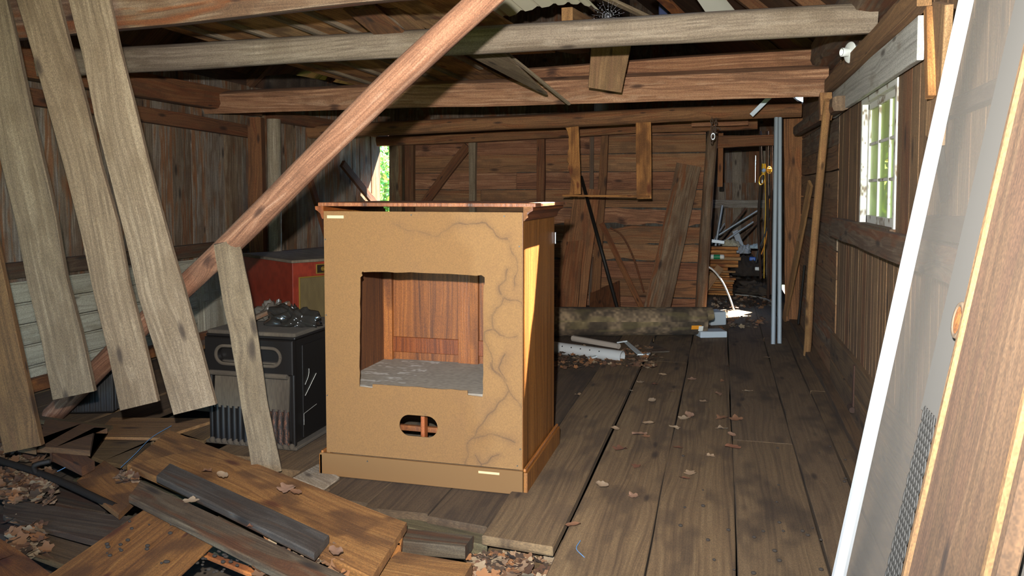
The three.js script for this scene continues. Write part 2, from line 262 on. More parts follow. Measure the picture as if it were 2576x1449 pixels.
{ // left wall: upright weathered boards between rails
  const w = struct('wall_left'), mt = [wood('dark', 0xf0e8dc), wood('dark', 0xffffff), wood('dark', 0xdcd4c8), wood('dark', 0xf0e0c8), wood('dark', 0xffffff)];
  for (let z = -2; z < 8.6;) { const s = Math.min(rr(0.2, 0.36), 8.62 - z); board('plank', V(XL - 0.014 + rr(-0.006, 0.004), -0.05, z + s / 2), V(XL - 0.014 + rr(-0.006, 0.004), 2.85, z + s / 2), s - 0.004, 0.026, FX, mt[Math.floor(rnd() * 5)], { segs: 4, rag: 0.006 }, w); z += s; }
  board('rail', V(XL + 0.04, 0.955, -1), V(XL + 0.04, 0.955, 8.5), 0.13, 0.08, FX, wood('dark', 0xa8947c), { segs: 5, rag: 0.006 }, w);
  board('rail', V(XL + 0.05, 2.41, 2), V(XL + 0.05, 2.30, 8.45), 0.14, 0.09, FX, wood('brown', 0xc8a890), { segs: 5, rag: 0.006 }, w);
  // past the round post the wall turns a little inwards and stops short of the back wall
  const K = (t, y, o = 0) => V(XL + 0.555 * t + o, y, 8.62 + 2.3 * t - o * 0.24), kf = V(0.972, 0, -0.235);
  for (let t = 0; t < 0.999;) { const s = Math.min(rr(0.07, 0.13), 1 - t); board('plank', K(t + s / 2, -0.05, rr(-0.02, -0.01)), K(t + s / 2, 2.85, rr(-0.02, -0.01)), s * 2.366 - 0.003, 0.026, kf, mt[Math.floor(rnd() * 5)], { segs: 4, rag: 0.006 }, w); t += s; }
  board('rail', K(0.02, 0.76, 0.05), K(1, 0.76, 0.05), 0.15, 0.07, kf, wood('dark', 0x9a8c80), { segs: 4 }, w);
  board('brace', K(0.62, 1.98, 0.04), K(0.98, 1.30, 0.04), 0.1, 0.05, kf, wood('brown', 0xb89a80), {}, w); board('brace', K(0.34, 1.75, 0.05), K(0.52, 0.7, 0.05), 0.08, 0.05, kf, wood('brown', 0xd8a880), {}, w);
  mesh('sheathing', new THREE.BoxGeometry(0.05, 3.55, 10.7), wood('dark', 0x908880), w).position.set(XL - 0.06, 1.3, -3.3);
  const k2 = mesh('sheathing', new THREE.BoxGeometry(0.04, 3.6, 2.35), wood('dark', 0x908880), w); k2.position.copy(K(0.5, 1.3, -0.055)); k2.rotation.y = -Math.atan2(0.555, 2.3);
}
{ // back wall: level boards, studs, a brace, gable above
  const w = struct('wall_back'), mt = [wood('brown', 0xfff2e6), wood('brown', 0xe8d8c8), wood('red', 0xe0c4ae), wood('brown', 0xf4e0ce), wood('red', 0xd0b098)];
  for (let i = 0; i < 11; i++) {
    const y = -0.1 + i * 0.245 + 0.12, broken = i === 4 || i === 5 || i === 3;
    const x0 = -4.72, x1 = -0.22, cut = broken ? -2.9 + 0.3 * i - 1.2 : rr(-3.4, -1.5);
    board('plank', V(x0, y, ZB + 0.014), V(cut, y, ZB + 0.014), 0.238, 0.024, FNZ, mt[i % 5], { segs: 5, rag: 0.005 }, w);
    board('plank', V(cut + 0.004, y + (broken ? 0.012 : 0), ZB + 0.014), V(x1, y + rr(-0.006, 0.006), ZB + 0.014), broken ? 0.215 : 0.238, 0.024, FNZ, mt[(i + 2) % 5], { segs: broken ? 22 : 5, rag: broken ? 0.024 : 0.004, wave: broken ? 6 : 1.7, bend: broken ? 0.03 : 0 }, w);
  }
  for (const [u, v0, v1, wd, tint] of [[1190, 352, 760, 0.10, 0xd8c8b0], [1362, 342, 760, 0.10, 0xc8ac90], [1523, 332, 760, 0.105, 0xd8c0a4], [1034, 362, 760, 0.11, 0xb8a890]]) board('stud', onZ(u - (u === 1523 ? 25 : 3), v1, ZB - 0.05), onZ(u, v0, ZB - 0.05), wd, 0.09, FNZ, wood(u === 1190 ? 'grey' : 'brown', tint), { segs: 4, rag: 0.006 }, w);
  board('brace', onZ(1068, 510, ZB - 0.06), onZ(1178, 368, ZB - 0.06), 0.13, 0.06, FNZ, wood('brown', 0xc0a080), { rag: 0.008 }, w);
  board('corner_post', V(-4.62, -0.1, ZB - 0.07), V(-4.62, 2.45, ZB - 0.07), 0.2, 0.14, FNZ, wood('dark', 0xc8c09c), { rag: 0.006 }, w);
  board('corner_post', V(-4.44, -0.1, ZB - 0.05), V(-4.44, 2.45, ZB - 0.05), 0.1, 0.1, FNZ, wood('brown', 0xb89c80), { rag: 0.006 }, w);
  const sh = shapeOf([[-5.6, 2.52], [-1.75, 2.52], [-1.75, roofR(-1.75)], [RX, roofR(RX) - 0.01], [-5.6, roofL(-5.6)]]); const g = extrude(sh, 0.03); g.translate(0, 0, -ZB - 0.06); mesh('gable_boarding', g, wood('dark', 0xd8ccc0), w);
  const sheet = extrude(shapeOf([[-4.72, -0.3], [-0.22, -0.3], [-0.22, 2.54], [-4.72, 2.54]]), 0.03); sheet.translate(0, 0, -ZB - 0.075); mesh('sheathing', sheet, wood('dark', 0x9aa0a0), w);
}
{ // small room past the doorway
  const w = struct('wall_far'), mt = [wood('dark', 0xe8e0d4), wood('dark', 0xffffff), wood('dark', 0xd0c0b0), wood('grey', 0xf4ece0), wood('brown', 0xe8d0bc)];
  const z = 15;
  for (let x = -1.7; x < 1.85;) { const s = rr(0.1, 0.2); board('plank', V(x + s / 2, 1.5, z + rr(-0.02, 0.02)), V(x + s / 2 + rr(-0.004, 0.004), 2.55, z), s - (Math.abs(x - 0.02) < 0.09 || Math.abs(x - 0.5) < 0.09 ? 0.003 : -0.006), 0.025, FNZ, mt[Math.floor(rnd() * 5)], { segs: 3, rag: 0.006 }, w); x += s; }
  for (let x = -1.7; x < 1.85;) { const s = rr(0.12, 0.2); board('plank', V(x + s / 2, -0.1, z), V(x + s / 2, 1.75, z - 0.03), s + 0.006, 0.025, FNZ, mt[Math.floor(rnd() * 5)], { segs: 3 }, w); x += s; }
  board('rail', V(-1.7, 1.38, z - 0.08), V(1.0, 1.36, z - 0.08), 0.16, 0.07, FNZ, wood('grey', 0xffffff), { rag: 0.01 }, w);
  board('rail', V(-1.7, 2.42, z - 0.08), V(1.0, 2.42, z - 0.08), 0.18, 0.08, FNZ, wood('brown', 0x9a8470), { rag: 0.01 }, w);
  const gs = extrude(shapeOf([[-2.4, 2.3], [1.85, 2.3], [1.86, roofR(1.86)], [-2.3, roofR(-2.3)], [-2.4, 4]]), 0.03); gs.translate(0, 0, -z - 0.05); mesh('gable_boarding', gs, wood('dark', 0xd8ccc0), w);
  const s = struct('wall_side'); mesh('sheathing', new THREE.BoxGeometry(0.06, 6.0, 4.3), wood('dark', 0xd0c4b8), s).position.set(-1.75, 2.5, -12.98);
  for (let y = 0.1; y < 2.6; y += 0.24) board('plank', V(-1.7, y, ZB + 0.1), V(-1.7, y, 14.9), 0.23, 0.025, FX, mt[Math.floor(y * 9) % 5], { segs: 4 }, s);
}
{ // wall behind the photographer, with the barn door open in it
  const w = struct('wall_rear'), sh = shapeOf([[-5.6, -0.3], [XR + 0.2, -0.3], [XR + 0.2, roofR(XR + 0.2)], [RX, roofR(RX)], [-5.6, roofL(-5.6)]]);
  sh.holes.push(new THREE.Path([[-3.0, -0.2], [-3.0, 2.35], [0.4, 2.35], [0.4, -0.2]].map((p) => new THREE.Vector2(...p))));
  const g = extrude(sh, 0.06); g.translate(0, 0, 2); mesh('boarding', g, wood('dark', 0x9a9084), w);
}
{ // roof: two slopes of old sheathing; daylight falls through the holes in the right slope
  const S = SUN, hole = (pts) => pts.map((p) => { const k = (roofR(p.x) - p.y) / (S.y + RS * S.x); return new THREE.Vector2(p.x + S.x * k, -p.z + S.z * k); });
  const cab = [[1322, 540], [1345, 522], [1374, 522], [1371, 640], [1355, 745], [1339, 820], [1325, 960], [1322, 1000], [1321, 800]].map(([u, v]) => onX(u, v, -0.984));
  const flo = [[1782, 779], [1850, 777], [1893, 785], [1870, 791], [1892, 794], [1830, 798], [1786, 796]].map(([u, v]) => onY(u, v, 0.0));
  const bm = [[1482, 76], [1500, 71], [1540, 68], [1546, 71], [1520, 76], [1488, 78]].map(([u, v]) => onZ(u, v, 5.11));
  const r = struct('roof'), sh = shapeOf([[RX, -2.4], [1.95, -2.4], [1.95, 15.4], [RX, 15.4]]);
  for (const h of [hole(cab), hole(flo), hole(bm)]) sh.holes.push(new THREE.Path(h));
  const g = extrude(sh, 0.03), p = g.attributes.position; for (let i = 0; i < p.count; i++) { const x = p.getX(i), z = p.getY(i), t = p.getZ(i); p.setXYZ(i, x, roofR(x) + t, -z); g.attributes.uv.setXY(i, z / TW, x / TL); } g.computeVertexNormals();
  mesh('sheathing_right', g, wood('brown', 0xc8b8a8), r);
  const gl = extrude(shapeOf([[-5.95, -2.4], [RX, -2.4], [RX, 11.2], [-5.95, 11.2]]), 0.03), q = gl.attributes.position; for (let i = 0; i < q.count; i++) { const x = q.getX(i), z = q.getY(i), t = q.getZ(i); q.setXYZ(i, x, roofL(x) + t, -z); gl.attributes.uv.setXY(i, z / TW, x / TL); } gl.computeVertexNormals();
  mesh('sheathing_left', gl, wood('brown', 0xc8b8a8), r);
  const nl = V(0.55, -0.83, 0).normalize(), nr = V(-0.55, -0.83, 0).normalize();
  for (let i = 0; i < 7; i++) { const z = 1.2 + i * 1.45; board('rafter', V(-5.7, roofL(-5.7) - 0.10, z), V(RX, roofL(RX) - 0.10, z + 0.05), 0.1, 0.13, nl, wood('brown', 0xb09880), { segs: 4 }, r); board('rafter', V(1.2, roofR(1.2) - 0.09, z), V(RX, roofR(RX) - 0.09, z), 0.1, 0.12, nr, wood('brown', 0xc8b4a0), { segs: 4 }, r); }
}
{ // what is left of the loft floor: wide boards and battens over the beams
  const c = struct('ceiling'), bm = [wood('pine', 0xfff0dc), wood('pine', 0xf0dcc0), wood('pine', 0xffffff)], xs = [-3.92, -3.69, -3.32, -2.9, -2.62, -2.22, -1.86, -1.55];
  for (let i = 0; i < xs.length - 1; i++) board('plank', V((xs[i] + xs[i + 1]) / 2, 2.775 + (i > 4 ? 0.02 : 0), i > 5 ? 4.7 : 3.1), V((xs[i] + xs[i + 1]) / 2 + (i > 4 ? 0.1 : 0), 2.77 + (i > 4 ? 0.05 : 0), i > 4 ? 6.9 : 9.6), xs[i + 1] - xs[i] + 0.01, 0.02, UPV.clone().negate(), bm[i % 3], { segs: 5, jag: i > 3 ? 0.03 : 0 }, c);
  xs.slice(1, 6).forEach((x, i) => board('batten', V(x, 2.75, 3.2), V(x, 2.75, i > 3 ? 7.2 : 9.5), 0.05, 0.03, UPV.clone().negate(), wood('grey', 0xe0d2bc), { segs: 5, rag: 0.006 }, c));
}

// ---------------------------------------------------------------- beams, posts and the leaning pole
{
  const B = (name, p0, p1, r0, r1, mat, o, label, grp) => tag(log(name, p0, p1, r0, r1, mat, o), label, 'beam', grp);
  B('hewn_beam', V(XL + 0.02, 2.66, 4.12), V(-1.16, 2.645, 3.60), 0.135, 0.13, wood('dark', 0xe8d0b8), { square: 4, segs: 22, bump: 0.04, wob: 0.015, n: 16 }, 'broad hewn grey beam crossing the top left corner above the leaning planks');
  B('hewn_beam', V(XL + 0.02, 2.60, 5.18), V(0.86, 2.605, 5.1), 0.098, 0.088, wood('grey', 0xd8ccc0), { square: 1.6, segs: 22, bump: 0.03, wob: 0.004, n: 16 }, 'long pale grey round beam nearest overhead, behind the slanting pole');
  B('tie_beam', V(XL + 0.02, 2.565, 7.6), V(0.86, 2.535, 7.29), 0.115, 0.128, wood('red', 0xf2dccb), { square: 5, segs: 18, bump: 0.025, wob: 0.006, n: 16 }, 'thick squared reddish tie beam running right across below the roof');
  B('tie_beam', V(-2.0, 2.72, 7.62), V(0.84, 2.755, 7.42), 0.085, 0.095, wood('red', 0xe0c4ac), { square: 3, segs: 10, n: 14 }, 'short brown log lying on top of the thick reddish tie beam');
  B('tie_beam', V(XL + 0.02, 2.37, 9.5), V(0.84, 2.505, 9.38), 0.088, 0.08, wood('brown', 0xf4dcc6), { square: 1.5, segs: 18, bump: 0.04, wob: 0.015, n: 14 }, 'dark brown round beam under the tie beam, holding the hanging shelf');
  B('wall_plate', onZ(950, 357, 10.7), onZ(1905, 308, 10.7), 0.07, 0.075, wood('brown', 0xe6ceb6), { square: 2, segs: 14, bump: 0.05, wob: 0.012, n: 12 }, 'slim log capping the boarded back wall');
  B('wall_plate', V(XL + 0.16, 2.60, -1.8), V(XL + 0.14, 2.60, 8.3), 0.12, 0.115, wood('brown', 0xd8b89c), { square: 4, segs: 14, n: 14 }, 'heavy brown plate log along the top of the left wall');
  B('wall_plate', V(XL + 0.10, 2.53, 8.7), V(XL + 0.66, 2.44, 11.0), 0.075, 0.07, wood('brown', 0xc0a48c), { square: 3, segs: 8, n: 12 }, 'thin plate log on the left wall past the round post');
  B('wall_plate', V(0.86, 2.80, -1.8), V(0.86, 2.76, 7.35), 0.145, 0.14, wood('dark', 0xf0dcc4), { square: 2.4, segs: 16, bump: 0.05, wob: 0.02, n: 14 }, 'dark plate log along the right wall above the white header board');
  B('wall_plate', onX(2116, 262, 0.83), onX(2008, 330, 0.83), 0.056, 0.056, wood('dark', 0xe8d4bc), { square: 4, segs: 8, n: 12 }, 'grey square plate running back from the header to the right post');
  tag(board('wall_rail', V(0.845, 2.455, 3.85), V(0.845, 2.455, 7.1), 0.12, 0.06, FNX, wood('tawny', 0xe6cba8), { segs: 6, rag: 0.006 }), 'brown rail between the plate log and the white header board', 'rail');
  tag(board('header_board', V(0.872, 2.29, 4.02), V(0.872, 2.29, 6.92), 0.205, 0.03, FNX, wood('white', 0xeae8e4), { segs: 12, rag: 0.006 }), 'whitewashed header board over the window', 'board');
  tag(board('sill_board', V(0.862, 1.295, 2.6), V(0.862, 1.305, 6.76), 0.15, 0.06, FNX, wood('dark', 0xd6c4b0), { segs: 10, rag: 0.008 }), 'rough dark plank nailed under the window', 'board');
  const post = log('round_post', V(-5.28, 0, 8.52), V(-5.26, 2.46, 8.52), 0.085, 0.082, wood('grey', 0xfff6e4), { segs: 10, face: FZ.clone(), wob: 0.006 }); tag(post, 'pale round log post standing against the left wall', 'post');
  tag(board('square_post', V(-5.36, 0, 8.30), V(-5.36, 2.46, 8.30), 0.17, 0.14, TOCAM, wood('brown', 0xd0b090), { rag: 0.006 }), 'brown square post beside the pale round post', 'post');
  tag(board('door_post', onZ(2001, 806, 10.04), onZ(1999, 298, 10.04), 0.25, 0.1, FNZ, wood('brown', 0xffe2c4), { segs: 8, rag: 0.01 }), 'wide brown plank post right of the doorway, behind the steel pipes', 'post');
  tag(log('door_post', onZ(1762, 778, 10.5), onZ(1793, 330, 10.5), 0.075, 0.07, wood('dark', 0xe6cfb4), { segs: 12, wob: 0.012, bump: 0.06 }), 'crooked log post on the left side of the doorway', 'post');
  const pole = log('slanting_pole', onP(128, 1042, 5.5), onP(1262, -45, 3.28), 0.068, 0.062, wood('red', 0xe8d0c6), { segs: 34, n: 16, bump: 0.05, wob: 0.014, ov: 0.1 }); tag(pole, 'peeled reddish log pole slanting from the floor up across the room', 'pole');
  tag(log('sapling_pole', onY(2078, 895, 0).setX(0.80), onX(2089, 250, 0.78), 0.036, 0.03, wood('tawny', 0xf2d4a8), { segs: 18, wob: 0.022, bump: 0.08, n: 10 }), 'knobbly thin sapling pole propped against the right wall', 'pole');
  tag(board('lintel', onZ(1795, 358, 11.0), onZ(1975, 352, 11.0), 0.15, 0.16, FNZ, wood('brown', 0xd8bca4), { rag: 0.01, segs: 6 }), 'short log lintel over the doorway to the far room', 'beam');
  tag(board('lintel', onZ(1740, 312, 10.3), onZ(1882, 306, 10.3), 0.09, 0.1, FNZ, wood('red', 0xf0d0b4), { rag: 0.008 }), 'stubby beam end above the doorway beside the chain', 'beam');
  tag(board('door_jamb', onZ(1812, 470, 11.0), onZ(1813, 335, 11.0), 0.07, 0.06, FNZ, wood('brown', 0xe8c4a0), {}), 'narrow brown jamb strip beside the crooked log post', 'board');
  tag(board('wall_block', onX(2078, 296, 0.78), onX(2076, 240, 0.78), 0.09, 0.09, FNX, wood('tawny', 0xf0d0a8), {}), 'small wood block nailed to the right wall under the tie beam', 'block');
}
// ---------------------------------------------------------------- planks that hang and lean
{
  const W = (name, pts, p, w, mat, o, label, cat = 'plank') => { const a = onP(pts[0][0], pts[0][1], p[0]), b = onP(pts[1][0], pts[1][1], p[1]); return tag(board(name, a, b, w, o.T ?? 0.03, o.face ?? TOCAM, mat, o), label, cat, o.group); };
  const g = 'old planks hanging from the beam on the left';
  W('hanging_plank', [[492, 1029], [222, -25]], [4.28, 4.36], 0.25, wood('grey', 0xd2c0aa), { W1: 0.215, segs: 14, rag: 0.006, wave: 3, group: g, sway: -0.02, T: 0.035, ov: 0.35 }, 'widest hanging plank with a red stain, right of the three');
  W('hanging_plank', [[352, 1020], [92, -25]], [4.26, 4.36], 0.20, wood('grey', 0xc8b49c), { W1: 0.225, segs: 14, rag: 0.008, wave: 3, group: g, sway: 0.02, T: 0.035 }, 'middle hanging plank with a notched left edge');
  W('hanging_plank', [[187, 994], [-36, -25]], [4.28, 4.36], 0.225, wood('grey', 0xbcac96), { W1: 0.215, segs: 14, rag: 0.006, wave: 3, group: g, T: 0.035 }, 'left hanging plank running off the top left corner', 'plank');
  W('leaning_plank', [[62, 1128], [-70, 520]], [4.15, 4.2], 0.21, wood('tawny', 0xa89270), { segs: 10, rag: 0.008, T: 0.04 }, 'mossy plank leaning at the left edge of the picture');
  W('leaning_post', [[672, 1186], [571, 606]], [4.36, 4.28], 0.155, wood('grey', 0xbcae96), { W1: 0.135, segs: 16, rag: 0.006, wave: 5, T: 0.095, face: V(0.55, 0, -0.85), cut1: 0.02 }, 'thick split post propped upright in front of the black stove', 'post');
  // against the back wall
  const bw = (name, x0, y0, x1, y1, w, mat, label, o = {}) => { const a = onY(x0, y0, 0.02), b = onZ(x1, y1, ZB - (o.off ?? 0.1)); return tag(board(name, a, b, w, o.T ?? 0.03, FNZ, mat, o), label, o.cat ?? 'plank'); };
  bw('leaning_plank', 1438, 782, 1478, 476, 0.36, wood('brown', 0xffe4cc), 'broad brown plank leaning on the back wall behind the fallen log', { segs: 6, rag: 0.008, off: 0.14 });
  bw('leaning_plank', 1424, 790, 1448, 552, 0.30, wood('brown', 0xf0d2b8), 'shorter brown plank leaning in front of the broad one, beside the cabinet', { segs: 6, rag: 0.008, off: 0.2 });
  bw('leaning_plank', 1650, 790, 1734, 416, 0.33, wood('dark', 0xead2b4), 'dark plank with orange edge leaning by the crooked door post', { segs: 8, rag: 0.008, off: 0.1, T: 0.045 });
  bw('lath_strip', 1622, 790, 1512, 560, 0.07, wood('brown', 0xe4c09c), 'thin lath slanting down behind the black iron pole', { segs: 4, off: 0.08, T: 0.02, cat: 'lath' });
  bw('short_board', 1520, 790, 1522, 722, 0.44, wood('brown', 0xe0b890), 'low brown board standing behind the fallen log', { segs: 3, off: 0.06, T: 0.02, cat: 'board' });
  const iron = plain(0x2a2622, 0.55, 0.6);
  tag(tube('iron_pole', [onY(1557, 790, 0.03), onP(1510, 620, 9.9), onZ(1462, 445, ZB - 0.12)], 0.024, iron, scene, 12, 8), 'slim black iron pole leaning against the back wall', 'pole');
  tag(tube('bent_stick', [onZ(1535, 573, ZB - 0.08), onZ(1562, 590, ZB - 0.1), onZ(1590, 640, ZB - 0.14), onZ(1620, 735, ZB - 0.2)], 0.013, wood('brown', 0xc8a080), scene, 20, 6), 'curved thin branch hanging on the back wall', 'branch');
  // right wall
  tag(board('leaning_lath', onY(1990, 806, 0.01).setX(0.76), onX(2039, 462, 0.85), 0.095, 0.025, V(-0.9, 0, -0.4), wood('tawny', 0xf0d2a6), { segs: 4 }), 'narrow tan lath leaning on the wide brown door post', 'lath');
  tag(tube('iron_bar', [onX(2008, 815, 0.84), onX(2024, 668, 0.88)], 0.014, iron, scene, 4, 6), 'short black bar behind the narrow tan lath', 'bar');
  const st = plain(0x878e92, 0.6, 0.25);
  for (const [a, b, l] of [[[1945, 866], [1953, 296], 'left of two galvanised steel pipes standing in front of the doorway'], [[1961, 864], [1962, 296], 'right of two galvanised steel pipes standing in front of the doorway']]) {
    const p0 = onY(a[0], a[1], 0), p1 = onP(b[0], b[1], 8.62); tag(pose(mesh('steel_pipe', logGeo(p0.distanceTo(p1), 0.0235, 0.0235, { bump: 0, wob: 0, segs: 2, n: 14 }), st), p0, p1, FNZ), l, 'pipe', 'steel pipes by the doorway');
  }
  // fresh boards on the right wall, near
  tag(board('wall_board', onX(2352, 352, 0.84), onX(2372, 8, 0.82), 0.21, 0.03, FNX, wood('tawny', 0xeedcc0), { segs: 6 }), 'pale tan board upright on the right wall behind the white strip', 'board');
  tag(board('wall_board', onX(2341, 245, 0.80), onX(2337, 22, 0.80), 0.055, 0.03, FNX, wood('pine', 0xf0dcc0), { segs: 4 }), 'narrow orange tan strip nailed beside the pale tan board', 'board');
}
// ---------------------------------------------------------------- hanging shelf, chain, lamp holder
{
  const Z = 9.36, P = (u, v) => onZ(u, v, Z), base = P(1530, 493), g = group('hanging_shelf', scene, base); tag(g, 'broken hanging shelf with scrolled bracket below the dark round beam', 'shelf');
  const pm = wood('pine', 0xe0c4a0), loc = (p) => p.clone().sub(base);
  const sc = 8.98 / FOC, sh = new THREE.Shape(), pt = (u, v) => { const q = loc(P(u, v)); return new THREE.Vector2(q.x, q.y); };
  const prof = [[1456, 318], [1462, 488], [1432, 490], [1436, 470], [1438, 450], [1433, 432], [1429, 422], [1432, 412], [1426, 402], [1431, 394], [1428, 386], [1432, 374], [1431, 355], [1432, 345], [1428, 330], [1424, 322]];
  prof.forEach(([u, v], i) => { const q = pt(u, v); i ? sh.lineTo(q.x, q.y) : sh.moveTo(q.x, q.y); });
  const bg = extrude(sh, 0.02, 0.002); for (let i = 0; i < bg.attributes.uv.count; i++) bg.attributes.uv.setXY(i, bg.attributes.uv.getX(i) / TW, bg.attributes.uv.getY(i) / TL);
  mesh('bracket', bg, pm, g);
  board('upright', loc(P(1620, 500)), loc(P(1618, 308)), 0.175, 0.022, FNZ, wood('pine', 0xd8bc9a), { segs: 4 }, g);
  board('shelf', loc(P(1418, 492)), loc(P(1634, 494)), 0.15, 0.022, UPV, pm, { segs: 6, rag: 0.008 }, g);
}
{
  const g = group('chain', scene, onZ(1792, 268, 9.34)); tag(g, 'rusty chain hanging from the dark beam by the doorway', 'chain');
  const rust = plain(0x5a4638, 0.8, 0.4), bright = plain(0xc4c4c2, 0.4, 0.6);
  const link = new THREE.TorusGeometry(0.014, 0.0055, 6, 12); link.scale(1, 1.7, 1);
  const put = (x, y, k, m, s = 1) => { const l = mesh('link', link, m, g); l.position.set(x, y, 0); l.rotation.y = k % 2 ? 1.4 : 0.3; l.scale.setScalar(s); };
  for (let k = 0; k < 11; k++) put(0.004 * Math.sin(k), -0.02 - k * 0.037, k, rust);
  for (let k = 0; k < 5; k++) put(0.045 - 0.004 * k, -0.15 - k * 0.036, k + 1, rust);
  const b = mesh('shackle', new THREE.TorusGeometry(0.02, 0.0065, 8, 16).scale(1, 1.7, 1), bright, g); b.position.set(0.012, -0.34, 0.01);
  const h = mesh('hook', new THREE.TorusGeometry(0.03, 0.009, 8, 14, 4.6), rust, g); h.position.set(0.06, -0.27, 0);
}
{
  const p = onP(2142, 132, 5.35), g = group('lamp_holder', scene, p); g.quaternion.setFromUnitVectors(UPV, V(-0.93, 0, -0.37).normalize()); tag(g, 'bare porcelain lamp holder on a grey metal box by the right plate log', 'lamp holder');
  const grey = plain(0x9fa6a8, 0.45, 0.5), por = plain(0xdcdcd6, 0.35);
  mesh('junction_box', new THREE.CylinderGeometry(0.052, 0.052, 0.045, 8), grey, g).position.y = -0.02;
  mesh('collar', new THREE.LatheGeometry([[0, 0], [0.07, 0], [0.072, 0.006], [0.066, 0.014], [0.03, 0.018], [0, 0.018]].map((q) => new THREE.Vector2(...q)), 24), por, g).position.y = 0.004;
  mesh('socket', new THREE.LatheGeometry([[0.017, 0.0], [0.028, 0], [0.028, 0.03], [0.03, 0.032], [0.03, 0.05], [0.024, 0.052], [0.022, 0.01], [0, 0.01]].map((q) => new THREE.Vector2(...q)), 20), por, g).position.y = 0.02;
  const wire = plain(0xe0dccc, 0.6);
  for (const s of [0, 1]) tube('wire', [new THREE.Vector3(0.01, -0.03, 0.03), new THREE.Vector3(0.04 + s * 0.01, -0.03 - s * 0.015, 0.06), new THREE.Vector3(0.085, -0.04 - s * 0.04, 0.05)], 0.0035, wire, g, 10, 5);
  const arm = board('mounting_arm', new THREE.Vector3(0, -0.04, 0), new THREE.Vector3(-0.01, -0.2, 0), 0.07, 0.05, new THREE.Vector3(0, 0, 1), wood('tawny', 0xd8b890), {}, g);
}
